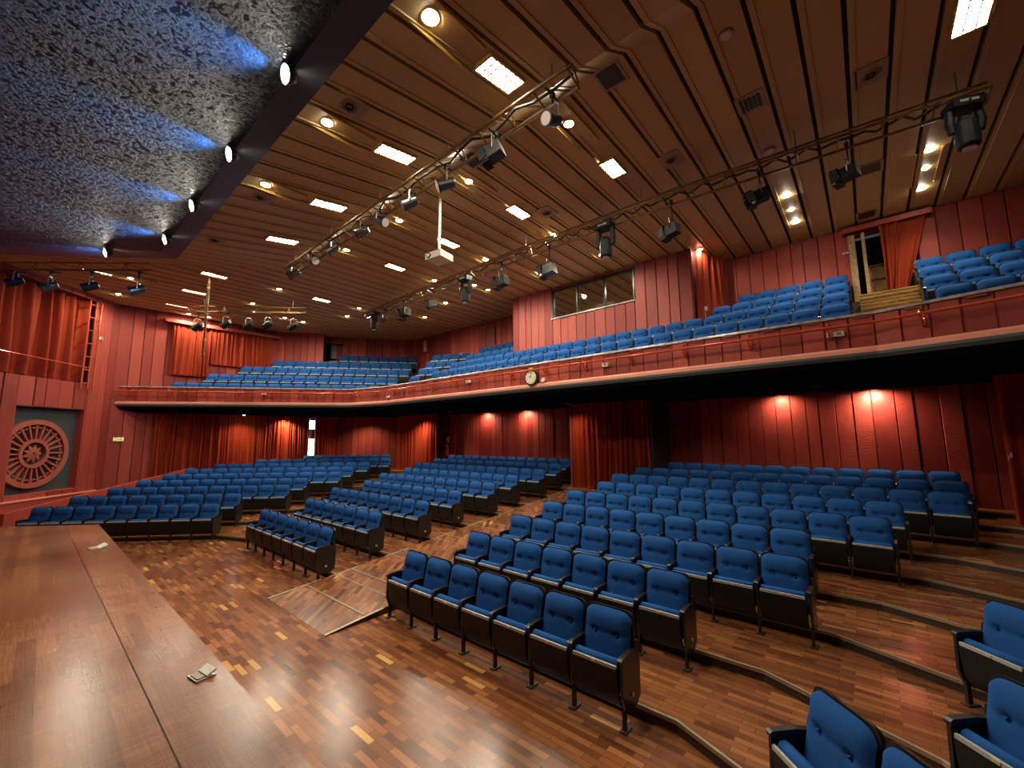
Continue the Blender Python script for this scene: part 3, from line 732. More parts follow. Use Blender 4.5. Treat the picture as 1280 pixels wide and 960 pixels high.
for zc_, hh in ((zt_-.28, .5), (1.75, zt_-1.75)): G().box((0, 0, zc_-2.55-.1), (wl*.8, .03, hh), M['day'], AXB).build('pane', wn)
G().box((0, 0, zt_-.62-2.55), (wl, .07, .07), M['riser'], AXB).build('transom', wn)
for s_ in (-.5, .5): G().box(tuple(AXB[0]*(wl*s_)), (.05, .08, 2.6), M['white'], AXB).build('jamb', wn)
a_, b_ = onn(498, 560, W2d-1.0, NB), ony(547, 560, 13.3)
curtain('curtain', (a_.x, a_.y), (b_.x, b_.y), ZS, .7, 11, .09, 'full-height orange-red curtain at the bend of the rear wall under the balcony')
# centre vestibule curtain
va, vb = ony(712, 560, 12.6).x, ony(812, 560, 12.6).x
curtain('curtain', (va, 12.74), (vb, 12.74), ZS, .93, 13, .15, 'wide red curtain at the top of the centre ramp under the balcony')
g = G(); g.box((vb+.05, 13.4, 2.3), (.08, 1.5, 3.0), M['black']); g.box((va+.03, 13.4, 2.3), (.08, 1.5, 3.0), M['dark_red']); tag(g.build('wall_vestibule'), kind='structure')  # right side black: the shadow right of the curtain put into its colour
# right corner curtain
c0 = onz(1270, 655, .95)
curtain('curtain', (c0.x, c0.y), (c0.x+2.4, c0.y-1.2), ZS, .95, 11, .14, 'dark red curtain at the right-hand end under the balcony')
p_ = ony(1236, 569, 13.6)
t = tag(empty('curtain_tie_hook', (c0.x+.05, c0.y-.05, p_.z)), 'tiny white tie hook on the right-hand curtain', 'hook')
G().tube([(0, -.06, 0), (0, -.12, .02), (0, -.12, .1)], .02, M['white'], 6).build('hook', t); G().box((0, -.05, 0), (.06, .03, .1), M['white']).build('base_plate', t)

# ------------------------------------------------------------------ ceiling
BX0, BS = -1.74, .495
ceil = G()
ceil.add([(-25, -6, ZC+.5), (10, -6, ZC+.5), (10, 15, ZC+.5), (-25, 15, ZC+.5)], [(0, 3, 2, 1)], M['backing'])
ceil = ceil.build('ceiling'); tag(ceil, kind='structure')
CAN_Y, CAN_D = 1.98, 9.2
def ystart(x):
    yl = min(CAN_Y, CAN_D/S2+x) if x < XA else CAN_Y
    if x < -18: yl = max(yl, -21.07-x-.15)
    return max(yl, -4)
for k in range(-44, 23):
    x0 = BX0+BS*k; xa, xb = x0+.03, x0+BS-.03
    ys = ystart((xa+xb)/2); ye = YB+.05 if xb > xC else (W2d+.2-NB[0]*xa)/NB[1]
    if xa < XW-.2 or ye <= ys: continue
    ye = min(ye, YB+.05)
    pts = [ys+(ye-ys)*i/40 for i in range(41)]
    for c_ in (4.67, 5.22, (xa)+12.55/S2, xa+13.1/S2):
        if ys < c_ < ye: pts.append(c_)
    pts = sorted(set(pts)); xm = (xa+xb)/2
    prof = [(xa, .09), (xa, 0), (xa+.05, 0), (xa+.055, -.016), (xa+.075, -.016), (xa+.08, 0), (xb, 0), (xb, .09)]
    vs = []; n_ = len(prof)
    for y_ in pts:
        zc_ = zceil(xm, y_)
        for px_, dz in prof: vs.append((px_, y_, zc_+dz))
    fs = [(i*n_+j, i*n_+j+1, (i+1)*n_+j+1, (i+1)*n_+j) for i in range(len(pts)-1) for j in range(n_-1)]
    g = G(); g.add(vs, fs, M['plank']); o = g.build('plank', ceil)
# dark strip filling the grooves a little above
g = G(); vs = []; nx = 70
xs = [-24+35*i/nx for i in range(nx+1)]; ys_ = [-4+19.*j/60 for j in range(61)]
for y_ in ys_:
    for x_ in xs: vs.append((x_, y_, zceil(x_, y_)+.10))
g.add(vs, [(j*(nx+1)+i, j*(nx+1)+i+1, (j+1)*(nx+1)+i+1, (j+1)*(nx+1)+i) for j in range(60) for i in range(nx) if ys_[j] > min(ystart(xs[i]), ystart(xs[i+1]))-.1], M['backing']); g.build('groove_backing', ceil)
# canopy over the stage edge
CE_Y, CE_Z = 1.40, 6.33
def canpoly(y, d): c_ = y-d/S2; return [(c_-7, y-7), (c_, y), (3.0, y), (3.0+(y-1)*.2, y-7)]
inn = canpoly(CE_Y, 8.12); outp = canpoly(CAN_Y+.01, CAN_D)
g = G(); nseg = 60
g.add([(*p, CE_Z) for p in inn]+[], [(3, 2, 1, 0)], M['canopy'])
can = g.build('canopy'); tag(can, 'big dark textured canopy over the stage edge with a row of spotlights', 'canopy')
zw = lambda p: zceil(p[0], p[1])
g = G(); vs = [(*p, CE_Z) for p in inn]+[(*p, zw(outp[1])+.02) for p in outp]
mid = [((a_[0]*.45+b_[0]*.55), (a_[1]*.45+b_[1]*.55), CE_Z+.1) for a_, b_ in zip(inn, outp)]
g.add(vs[:4]+mid, [(i, i+1, 5+i, 4+i) for i in range(3)], M['fascia'])
g.add(mid+vs[4:], [(i, i+1, 5+i, 4+i) for i in range(3)], M['fascia']); g.build('canopy_fascia', can)
g = G()
g.add([(*p, zw(outp[1])+.05) for p in outp], [(0, 1, 2, 3)], M['fascia']); g.build('canopy_top', can)

# ------------------------------------------------------------------ ceiling fittings
def cp(px, py, dz=0):
    z = 8.2
    for _ in range(12):
        q = onz(px, py, z); z = z*.3+zceil(q.x, q.y)*.7
    return Vector((q.x, q.y, zceil(q.x, q.y)+dz))
def downlight(px, py, lab, power=DOWN_W, r=.11, bulb='bulb', grp=None, colr=WARM):
    q = cp(px, py); t = tag(empty('downlight', q), lab, 'ceiling light', grp)
    g = G(); n = 16; prof = [(r*1.35, -.004), (r*1.35, -.018), (r*1.05, -.022), (r, .0)]
    vs = [(a*math.cos(6.28318*k/n), a*math.sin(6.28318*k/n), z) for a, z in prof for k in range(n)]
    g.add(vs, [(j*n+k, j*n+(k+1) % n, (j+1)*n+(k+1) % n, (j+1)*n+k) for j in range(3) for k in range(n)], M['gold']); g.build('ring', t)
    g = G(); vs = [(0, 0, -.05)]+[(r*.95*math.cos(6.28318*k/n), r*.95*math.sin(6.28318*k/n), -.012) for k in range(n)]
    g.add(vs, [(0, 1+(k+1) % n, 1+k) for k in range(n)], M[bulb]); g.build('bulb', t)
    if power:
        lamp('downlight_lamp', (0, 0, -.05), power, colr, 3.1, .6, parent=t)
        for s_ in (-.21, .21): G().box((s_, .1, -.012), (.022, 1.2, .055), M['gold']).build('lit_edge_strip', t)  # added gold strips: batten edges catching lamplight, put into colour and shape
    return t
def troffer(px, py, lab, L=.95, Wd=.42):
    L *= .72; Wd *= .72
    q = cp(px, py); t = tag(empty('troffer', q), lab, 'ceiling light')
    e_ = .01; sl_ = (zceil(q.x, q.y+.2)-zceil(q.x, q.y-.2))/.4; t.rotation_euler = (math.atan(sl_), 0, 0)
    g = G()
    for c_, d_ in (((-Wd/2, 0, -.02), (.03, L, .05)), ((Wd/2, 0, -.02), (.03, L, .05)), ((0, -L/2, -.02), (Wd, .03, .05)), ((0, L/2, -.02), (Wd, .03, .05))): g.box(c_, d_, M['gold'])
    g.build('frame', t)
    G().box((0, 0, -.015), (Wd-.04, L-.04, .02), M['tube']).build('diffuser', t)
    g = G()
    for k in range(1, 7): g.box((0, -L/2+L*k/7, -.04), (Wd-.04, .022, .035), M['grille'])
    for k in (-1, 1): g.box((k*Wd*.17, 0, -.04), (.012, L-.04, .035), M['grille'])
    g.build('louvre', t)
    return t
DL = [(538, 20, 'big round downlight at the top of the picture above the canopy edge', .13), (409, 152, 'round downlight on the ceiling left of the nearer truss top', .11), (332, 230, 'round downlight beside the lowest canopy spotlights', .11),
 (586, 226, 'round downlight just right of the nearer truss, below its middle', .11), (711, 154, 'round downlight next to the end spotlight of the nearer truss', .11), (433, 312, 'round downlight just under the far end of the nearer truss', .11),
 (499, 275, 'round downlight above and left of the projector', .11), (692, 293, 'round downlight above the middle of the farther truss', .11), (607, 324, 'round downlight right of the projector', .11), (543, 350, 'round downlight directly below the projector', .1),
 (349, 361, 'round downlight midway between the suspended pole and the nearer truss', .1), (316, 379, 'round downlight just right of the suspended pole', .1), (163, 347, 'round downlight left of the far left single spotlight', .1), (148, 367, 'round downlight nearest the high curtained box', .1),
 (449, 385, 'round downlight at the left end of the farther truss', .1)]
for px, py, lab, r in DL: downlight(px, py, lab, DOWN_W, r*.75)
DS = [(434, 395, 'small bright spot just below the left end of the farther truss'), (531, 396, 'small spot on the ceiling below the middle fixtures of the farther truss'), (557, 378, 'small spot left of the hanging moving head'), (593, 356, 'small spot right of the small moving head'),
 (610, 362, 'small spot on the ceiling left of the control booth'), (674, 342, 'small spot beside the box fixture above the control booth'), (236, 392, 'small spot left of the suspended pole over the pelmet'), (261, 396, 'small spot right behind the suspended pole'),
 (356, 397, 'small spot at the right end of the short left bar'), (379, 402, 'small spot beyond the short left bar'), (752, 318, 'small dim spot beside the large moving head')]
for px, py, lab in DS: downlight(px, py, lab, DOWN_W*.55, .075)
for px, py, lab in ((875, 311, 'small spot shining red at the control booth corner'),): downlight(px, py, lab, 60, .07)
downlight(370, 341, 'small reddish spot glowing behind the paired spotlights of the nearer truss', 0, .07, 'red_bulb')
TR = [(625, 92, 'large glaring rectangular ceiling light left of the nearer truss end', 1.0, .46), (494, 191, 'rectangular louvred ceiling light left of the nearer truss middle', 1.0, .42), (411, 255, 'rectangular louvred ceiling light left of the nearer truss far end', 1.0, .42),
 (353, 299, 'rectangular louvred ceiling light touching the far end of the nearer truss', 1.0, .42), (766, 209, 'square-looking bright ceiling light between the two trusses on the right', .85, .45), (648, 264, 'rectangular ceiling light between the two trusses, centre', .9, .42),
 (494, 333, 'rectangular ceiling light below and left of the projector', .9, .4), (561, 303, 'rectangular ceiling light just behind the projector pole', .9, .4), (402, 374, 'rectangular ceiling light between the truss ends on the far left', .9, .4),
 (1216, 12, 'very bright rectangular ceiling light in the top right corner', 1.0, .5), (268, 343, 'louvred ceiling light at the top of the suspended pole', 1.0, .36), (243, 364, 'louvred ceiling light left of the suspended pole', 1.0, .36),
 (221, 381, 'dim thin ceiling light above the left wall pelmet', 1.0, .2), (122, 339, 'thin ceiling light above the far left spotlights', 1.0, .25)]
for px, py, lab, L, Wd in TR: troffer(px, py, lab, L, Wd)
for tri, lab in ((((984, 244), (989, 262), (995, 277)), 'recessed tray of three spots above the right rear balcony seats'), (((1164, 186), (1157, 210), (1153, 235)), 'recessed tray of three spots left of the large right moving head')):
    c_ = cp(*tri[1]); t = tag(empty('triple_spot', c_), lab, 'ceiling light')
    for s_ in (-.19, .19): G().box((s_, 0, -.012), (.025, 1.5, .03), M['gold']).build('lit_edge_strip', t)  # yellow lamplight on the tray edges, put into gold strips
    for k, (px, py) in enumerate(tri):
        q = cp(px, py)-c_; n = 14; r = .085 if k != 1 else .06
        g = G(); g.add([(q.x*0, q.y, -.05)]+[(r*math.cos(6.28318*j/n), q.y+r*math.sin(6.28318*j/n), -.012) for j in range(n)], [(0, 1+(j+1) % n, 1+j) for j in range(n)], M['bulb' if k != 1 else 'tube']); g.build('bulb', t)
        lamp('spot_lamp', (0, q.y, -.09), 60 if k != 1 else 15, WARM, 2.5, 1, parent=t)
def vent(px, py, kind, lab):
    q = cp(px, py); t = tag(empty('ceiling_vent', q), lab, 'vent')
    s_ = .46 if kind != 'spot' else .2
    if kind == 'spot':
        g = G(); g.tube([(0, 0, .0), (0, 0, -.03)], .10, M['grille'], 14); g.build('ring', t); g = G(); g.tube([(0, 0, -.03), (0, 0, -.034)], .07, M['lens'], 14); g.build('cover', t); return
    G().box((0, 0, -.008), (s_*.9, s_, .016), M['grille']).build('plate', t)
    if kind == 'round':
        for k, r in enumerate((.14, .10, .06)):
            g = G(); n = 18; vs = [(a*math.cos(6.28318*j/n), a*math.sin(6.28318*j/n), z) for a, z in ((r, -.016), (r*.86, -.035-.01*k), (r*.74, -.016)) for j in range(n)]
            g.add(vs, [(i*n+j, i*n+(j+1) % n, (i+1)*n+(j+1) % n, (i+1)*n+j) for i in range(2) for j in range(n)], M['riser'] if k == 2 else M['grille']); g.build('diffuser_ring', t)
    elif kind == 'dark': G().box((0, 0, -.02), (s_*.7, s_*.78, .01), M['black']).build('filter', t)
    else:
        for k in range(5): G().box((-.13+.065*k, 0, -.024), (.02, .32, .016), M['black']).build('slat', t)
        for k in range(4): G().box((0, -.12+.08*k, -.026), (.32, .012, .01), M['silver']).build('cross_bar', t)
for v_ in ((437, 131, 'round', 'round air diffuser on a square plate left of the top downlights'), (1088, 92, 'round', 'round diffuser on a pale plate at the upper right of the ceiling'), (839, 199, 'round', 'round diffuser between the trusses right of the square ceiling light'),
 (683, 265, 'round', 'small round diffuser right of the central rectangular light'), (268, 299, 'round', 'faint round diffuser near the last canopy spotlight'), (763, 95, 'dark', 'square black ceiling grille at the end of the nearer truss'),
 (590, 199, 'dark', 'square black ceiling grille behind the box spotlight'), (938, 128, 'grid', 'square metal grid vent high on the ceiling'), (907, 43, 'spot', 'unlit round recessed spot at the top right of the ceiling'), (962, 187, 'spot', 'small unlit spot above the farther truss'),
 (1088, 210, 'dark', 'pale square plate behind the fixture on the right of the farther truss'), (1083, 268, 'dark', 'square dark grille above the balcony doorway pelmet'), (325, 235+10, 'round', 'faint round diffuser just under the left downlight')): vent(*v_)
# canopy spotlights
CS = [((360, 95), 'nearest'), ((289, 194), 'second'), ((242, 258), 'third'), ((208, 300), 'fourth'), ((134, 316), 'corner')]
for (px, py), w_ in CS:
    q = onz(px, py, CE_Z-.10)
    t = tag(empty('canopy_spotlight', q), w_+' bare bright spotlight along the edge of the dark canopy', 'spotlight')
    G().tube([(0, 0, .10), (0, 0, .03)], .03, M['fixture'], 8).build('stem', t)
    g = G(); g.tube([(0, .07, .03), (0, .03, .02), (0, -.03, 0)], [.045, .075, .09], M['fixture'], 12, caps=False); g.build('reflector', t)
    g = G(); g.tube([(0, .01, 0), (0, -.02, 0), (0, -.045, -.005)], [.05, .082, .03], M['bulb'], 12); g.build('bulb', t)
    aim = (-.55, -1, .38) if w_ != 'corner' else (-1, -.3, .08)
    lamp('canopy_lamp', (-.03, -.08, -.03), 150, (.10, .38, 1), 1.35, 1, aim, .02, t)
    lamp('canopy_wash', (0, -.08, -.05), 48, (1, .93, .8), 1.9, 1, (0, -.5, -1), .05, t)
    lamp('canopy_white', (.02, -.06, -.03), 5, (1, .95, .85), 1.0, 1, (.1, -1, .2), .02, t)
# under-balcony wall washers
UB = [((605, 516), 'left of the two lamps washing the rear wall under the balcony'), ((655, 514), 'right of the two lamps washing the rear wall under the balcony'), ((975, 500), 'dimmer under-balcony lamp above the right seats'),
      ((1092, 492), 'brightest under-balcony lamp washing the right rear wall')]
for (px, py), lab in UB:
    q = ony(px, py, YB-.26); bright = 1.0 if px > 1000 else (.6 if px < 900 else .4)
    t = tag(empty('wall_washer', (q.x, YB-.26, ZS-.005)), lab, 'ceiling light')
    G().tube([(0, 0, 0), (0, 0, -.02)], .08, M['black'], 12).build('ring', t); G().tube([(0, 0, -.015), (0, 0, -.03)], .05, M['lens'], 12).build('bulb', t)
    lamp('wall_washer_lamp', (0, 0, -.04), WASH_W*bright*1.8, (1, .60, .42), 3.0, .9, (0, .3, -1), .03, t)
for (X_, Y_, lab, pw) in ((XW+1.0, cx_(295), 'small white lamp under the left balcony soffit', 80), (XW+.7, cx_(350), 'lamp above the brightly lit orange curtain under the balcony', 200), (onn(522, 540, W2d-3.1, NB).x, onn(522, 540, W2d-3.1, NB).y, 'lamp above the curtain at the rear wall bend', 150), (onn(460, 540, W2d-1.0, NB).x, onn(460, 540, W2d-1.0, NB).y, 'under-balcony lamp between the slit window and the bend curtain', 110), (-7.7, 12.0, 'lamp in the soffit before the wide curtain of the ramp', 45)):
    t = tag(empty('soffit_lamp', (X_, Y_, ZS-.005)), lab, 'ceiling light')
    G().tube([(0, 0, 0), (0, 0, -.02)], .08, M['black'], 12).build('ring', t); G().tube([(0, 0, -.015), (0, 0, -.04)], .05, M['tube' if 'small white' in lab else 'lens'], 12).build('bulb', t)
    lamp('soffit_lamp_light', (0, 0, -.07), pw, (1, .72, .45), 2.4, 1, (0, 0, -1), .04, t)
# seats under the balcony get a few downlights as in the photo (rows eight and nine are lit again)
for x_, w_ in ((-14.0, 'left'), (-11.0, 'middle left'), (-3.6, 'centre'), (-.8, 'right')):
    t = tag(empty('soffit_downlight', (x_, 12.1, ZS-.005)), w_+' downlight in the black soffit above the last stalls rows', 'ceiling light')
    G().tube([(0, 0, 0), (0, 0, -.015)], .08, M['black'], 12).build('ring', t); G().tube([(0, 0, -.008), (0, 0, -.02)], .04, M['lens'], 12).build('bulb', t)
    lamp('soffit_downlight_lamp', (0, 0, -.05), 34, (1, .8, .62), 2.0, 1, (0, .12, -1), .04, t)

# ------------------------------------------------------------------ trusses and stage lights
def truss(name, P, lab, sep=.28, r=.026, up=None, hang=2.2, cab=True):
    P = [Vector(p) for p in P]; t = tag(empty(name, P[0]), lab, 'lighting truss')
    off_ = []
    for i, p in enumerate(P):
        d = (P[min(i+1, len(P)-1)]-P[max(i-1, 0)]).normalized(); s_ = Vector((d.y, -d.x, 0)); off_.append(s_)
    for s_ in (-1, 1):
        o = G().tube([p+q*(s_*sep/2)+Vector((0, 0, .05*-s_)) for p, q in zip(P, off_)], r, M['truss'], 8).build('chord'); world_child(o, t)
    o = G().tube([p+Vector((0, 0, .20)) for p in P], r*.8, M['truss'], 6).build('top_chord'); world_child(o, t)
    for a, b_ in zip(P, P[1:]):
        L = (b_-a).length; d = (b_-a)/L; s_ = Vector((d.y, -d.x, 0)); k = max(1, int(L/.55))
        for i in range(k+1):
            c_ = a+d*(L*i/k)
            g = G(); g.tube([c_-s_*sep/2+Vector((0, 0, .05)), c_+s_*sep/2-Vector((0, 0, .05))], r*.6, M['truss'], 6)
            if i % 2 == 0: g.tube([c_+s_*sep/2, c_+Vector((0, 0, .2))], r*.5, M['truss'], 5); g.tube([c_-s_*sep/2, c_+Vector((0, 0, .2))], r*.5, M['truss'], 5)
            o = g.build('rung'); world_child(o, t)
        k = max(1, int(L/hang))
        for i in range(k+1):
            c_ = a+d*(L*(i+.15)/(k+.3)); zc_ = zceil(c_.x, c_.y)
            o = G().tube([c_+Vector((0, 0, .2)), Vector((c_.x, c_.y, zc_))], .012, M['steel'], 6).build('hanger_rod'); world_child(o, t)
        if cab:
            pts = [a+d*(L*j/30)+s_*(.06*math.sin(j*1.7))+Vector((0, 0, .05+.04*math.sin(j*2.3))) for j in range(31)]
            o = G().tube(pts, .022, M['cable'], 5).build('cable_bundle'); world_child(o, t)
    return t
Z1, Z2, Z3 = 7.42, 7.72, 7.6
T1a, T1b = onz(716, 97, Z1), onz(362, 340, Z1)
truss('lighting_truss', [T1a, T1b], 'nearer bronze lighting truss running diagonally under the ceiling step')
T2 = [onz(1236, 118, Z2), onz(830, 252, Z2), onz(640, 323, Z2), onz(455, 396, Z2)]
truss('lighting_truss', T2, 'farther long bronze lighting truss over the balcony front')
T3 = [onz(238, 389, Z3), onz(382, 391, Z3)]
truss('lighting_bar', T3, 'short lighting bar at the upper left before the wall curtains', .22, .02, cab=False)
T4 = [onz(-70, 336.5, 7.25), onz(185, 338, 7.25)]
truss('lighting_bar', T4, 'short lighting bar in front of the high curtained box', .2, .02, cab=False)

def par_can(loc, aim, lab, s=1., mat='silver', ztop=None, dark=False, group=None):
    s *= .85; t = tag(empty('par_can', loc), lab, 'stage light', group); aim = Vector(aim).normalized(); side = aim.cross(Vector((0, 0, 1))).normalized(); up = side.cross(aim)
    bm_ = M[mat]
    c0 = -aim*.16*s; c1 = aim*.14*s
    can_ = G().tube([c0, c0+aim*.03*s, -aim*.04*s, c1], [.06*s, .085*s, .10*s, .105*s], bm_, 14).build('can', t)
    G().tube([c1, c1+aim*.02*s], [.118*s, .118*s], M['fixture'], 14).build('front_ring', can_)
    G().tube([c1+aim*.019*s, c1+aim*.026*s], .095*s, M['lens'], 14).build('lens', can_)
    h = (ztop-loc[2]-.02) if ztop else .3*s; h = max(h, .16*s)
    g = G(); zt_ = Vector((0, 0, min(h, .25*s)))
    g.tube([side*.13*s, side*.13*s+zt_*.75, side*.07*s+zt_, -side*.07*s+zt_, -side*.13*s+zt_*.75, -side*.13*s], .014*s, M['steel'], 5); g.build('yoke', t)
    g = G(); g.tube([zt_, Vector((0, 0, h))], .018*s, M['fixture'], 6); g.box(Vector((0, 0, h)), (.07*s, .07*s, .08*s), M['fixture']); g.tube([(0, -.17, h), (0, .17, h)], .014, M['fixture'], 6); g.build('clamp', t)
    return t
def box_light(loc, aim, lab, s=1., ztop=None, mat='fixture'):
    s *= .85; t = tag(empty('box_spotlight', loc), lab, 'stage light'); aim = Vector(aim).normalized(); side = aim.cross(Vector((0, 0, 1))).normalized(); up = side.cross(aim); ax = (side, aim, up)
    G().box((0, 0, 0), (.26*s, .30*s, .24*s), M['silver'] if mat == 'silver' else M['fixture'], ax).build('housing', t)
    g = G()
    for a in (-1, 1):
        g.box(aim*.23*s+side*(a*.17*s), (.012, .16*s, .24*s), M['fixture'], (((side*1+aim*.35*a)).normalized(), (aim-side*.35*a).normalized()*1, up))
    g.box(aim*.23*s+up*.17*s, (.26*s, .16*s, .012), M['fixture'], ax); g.box(aim*.22*s-up*.17*s, (.26*s, .16*s, .012), M['fixture'], ax); g.build('barn_door', t)
    G().tube([aim*.15*s, aim*.165*s], .09*s, M['lens'], 14).build('lens', t)
    G().box(-aim*.08*s+up*.13*s, (.16*s, .12*s, .012), M['trim'], ax).build('top_plate', t)
    h = (ztop-loc[2]-.02) if ztop else .3*s; h = max(h, .2*s); zt_ = Vector((0, 0, min(h, .27*s)))
    g = G(); g.tube([side*.15*s, side*.15*s+zt_, -side*.15*s+zt_, -side*.15*s], .012*s, M['silver'], 5); g.build('yoke', t)
    g = G(); g.tube([zt_, Vector((0, 0, h))], .018*s, M['fixture'], 6); g.box(Vector((0, 0, h)), (.07*s, .07*s, .08*s), M['fixture']); g.tube([(0, -.17, h), (0, .17, h)], .014, M['fixture'], 6); g.build('clamp', t)
    return t
def moving_head(loc, lab, s=1., ztop=None, lean=0):
    t = tag(empty('moving_head', loc, lean), lab, 'stage light')
    top = (ztop-loc[2]-.03) if ztop else .3*s; bz = max(.17*s, min(top-.06, .28*s))
    G().box((0, 0, bz+.06*s), (.34*s, .26*s, .12*s), M['fixture']).build('base', t)
    for a in (-1, 1):
        g = G(); g.tube([(a*.15*s, 0, bz), (a*.17*s, 0, .05*s), (a*.15*s, 0, -.08*s)], [.05*s, .06*s, .05*s], M['fixture'], 8); g.build('yoke_arm', t)
    G().tube([(0, 0, .10*s), (0, 0, .04*s), (0, 0, -.2*s), (0, -.01, -.3*s), (0, -.01, -.33*s)], [.07*s, .12*s, .13*s, .12*s, .09*s], M['fixture'], 14).build('head', t)
    G().tube([(0, -.01, -.33*s), (0, -.01, -.345*s)], .075*s, M['lens'], 12).build('lens', t)
    g = G(); g.tube([(0, 0, bz+.1*s), (0, 0, max(top, bz+.12*s))], .03*s, M['fixture'], 6); g.tube([(0, -.17, top), (0, .17, top)], .016, M['fixture'], 6); g.build('clamp', t)
    G().box((0, -.135*s, bz+.06*s), (.2*s, .01, .035*s), M['trim']).build('display', t)
    return t
def onT(P, px, py):     # point under a truss: vertical plane through its line
    best = None
    for a, b_ in zip(P, P[1:]):
        t = Vector((b_.x-a.x, b_.y-a.y)).normalized(); n_ = Vector((-t.y, t.x)); d = ray(px, py)
        k = Vector((a.x, a.y)).dot(n_)/(d.x*n_.x+d.y*n_.y); q = EYEV+d*k; s_ = (Vector((q.x, q.y))-Vector((a.x, a.y))).dot(t); L = Vector((b_.x-a.x, b_.y-a.y)).length
        e_ = max(0, -s_, s_-L)
        if best is None or e_ < best[0]: best = (e_, q)
    return best[1]
PT1 = [T1a, T1b]
toC = lambda q: (-q[0]*.6, -q[1]-.5, -3.2)
def P_(px, py, aim, lab, **k): q = onT(PT1, px, py); par_can(q, aim, lab, ztop=Z1-.03, **k)
P_(691, 150, (-.15, -1, -.35), 'first spotlight on the nearer truss, its lens facing the stage', s=1.05)
q = onT(PT1, 619, 190); box_light(q, (-1, -.3, -.35), 'silver box spotlight with black barn doors on the nearer truss', .95, Z1-.03, 'silver')
P_(558, 230, (-.8, -1, -.5), 'silver spotlight second below the box spotlight line on the nearer truss', s=1.2)
P_(513, 254, (-.9, -.9, -.6), 'silver spotlight left of the projector on the nearer truss', s=1.15)
P_(476, 276, (.9, .2, -.5), 'dark spotlight in the middle cluster of the nearer truss', s=1.1, mat='fixture')
P_(453, 290, (-.9, -.7, -.5), 'silver spotlight at the left of the middle cluster on the nearer truss', s=1.1)
P_(416, 311, (-.7, -.7, -.7), 'silver spotlight between the middle cluster and the far pair', s=1.15)
P_(392, 326, (1, -.1, -.35), 'dark spotlight of the far pair on the nearer truss', s=1.15, mat='fixture')
P_(368, 342, (-1, -.6, -.5), 'last silver spotlight at the far end of the nearer truss', s=1.2)
def Q_(px, py, kind, lab, **k):
    q = onT(T2, px, py)
    if kind == 'mh': moving_head(q, lab, ztop=Z2-.03, **k)
    elif kind == 'box': box_light(q, k.pop('aim', (-1, -.4, -.25)), lab, ztop=Z2-.03, **k)
    else: par_can(q, k.pop('aim', (-1, -.4, -.25)), lab, ztop=Z2-.03, **k)
Q_(1207, 158, 'mh', 'largest moving head at the right end of the farther truss', s=1.1, lean=.4)
Q_(1062, 216, 'box', 'box spotlight on the farther truss above the doorway curtain', s=.95, aim=(-1, .3, -.1))
Q_(951, 245, 'box', 'black box spotlight on the farther truss left of the triple spots', s=1.0, aim=(-.6, -.2, -.2))
Q_(841, 288, 'box', 'spotlight with a forked frame right of the large hanging moving head', s=1.0, aim=(-1, .2, -.1))
Q_(757, 303, 'mh', 'moving head hanging vertically just above the booth window', s=1.15)
Q_(687, 337, 'box', 'grey box spotlight between the two moving heads, nearer the booth', s=1.15, aim=(-1, -.1, -.15), mat='silver')
Q_(628, 352, 'box', 'dark box spotlight right of the small moving head', s=1.2, aim=(-1, -.1, -.1))
Q_(582, 364, 'mh', 'small moving head near the middle of the farther truss', s=1.15)
Q_(541, 380, 'box', 'small silver spotlight left of the small moving head', s=.95, aim=(-.6, -.8, -.2), mat='silver')
Q_(506, 391, 'box', 'dark box spotlight near the left end of the farther truss', s=1.35, aim=(-1, 0, -.15))
Q_(468, 401, 'mh', 'dark moving head at the left end of the farther truss', s=1.1)
Q_(481, 399, 'par', 'small silver lamp beside the leftmost moving head', s=.9, aim=(-1, 0, -.2))
for px, py, lab in ((247, 408, 'spotlight hanging left on the short bar before the wall curtains'), (283, 405, 'second spotlight from the left on the short left bar'), (311, 407, 'middle spotlight on the short left bar'), (335, 406, 'dark fourth spotlight on the short left bar'), (367, 408, 'rightmost spotlight on the short left bar')):
    q = onT(T3, px, py); par_can(q, (-.9, -.4, -.5), lab, 1.35, 'fixture', Z3-.03)
for px, py, lab, mt in ((19, 352, 'faint spotlight at the far left edge of the picture', 'fixture'), (62, 358, 'white-ringed spotlight before the high box curtain', 'silver'), (113, 358, 'unlit dark spotlight right of the high box curtain', 'fixture'), (172, 362, 'silver spotlight hanging alone left of the suspended pole', 'silver')):
    q = onT(T4, px, py); par_can(q, (-.3, -1, -.5), lab, 1.25, mt, 7.22)

# projector on its pole
q = onz(549, 322, 6.75); q0 = cp(549, 268)
pj = tag(empty('projector', (q.x, q.y, q.z), math.radians(8)), 'white ceiling projector hanging on a long pole', 'projector')
G().box((0, 0, 0), (.46, .42, .15), M['white']).build('body', pj)
G().tube([(-.12, -.21, 0), (-.12, -.235, 0)], [.065, .06], M['black'], 16).build('lens', pj); G().tube([(-.12, -.236, 0), (-.12, -.24, 0)], .04, M['lens'], 12).build('lens_glass', pj)
g = G()
for k in range(5): g.box((.231, -.1+.05*k, 0), (.004, .025, .09), M['trim'])
g.build('side_grille', pj)
G().tube([(0, 0, .07), (0, 0, ZC-q.z)], .03, M['white'], 10).build('pole', pj); G().tube([(0, 0, .42), (0, 0, .46)], .05, M['white'], 10).build('pole_collar', pj); G().box((0, 0, .09), (.2, .2, .03), M['white']).build('mount_plate', pj)
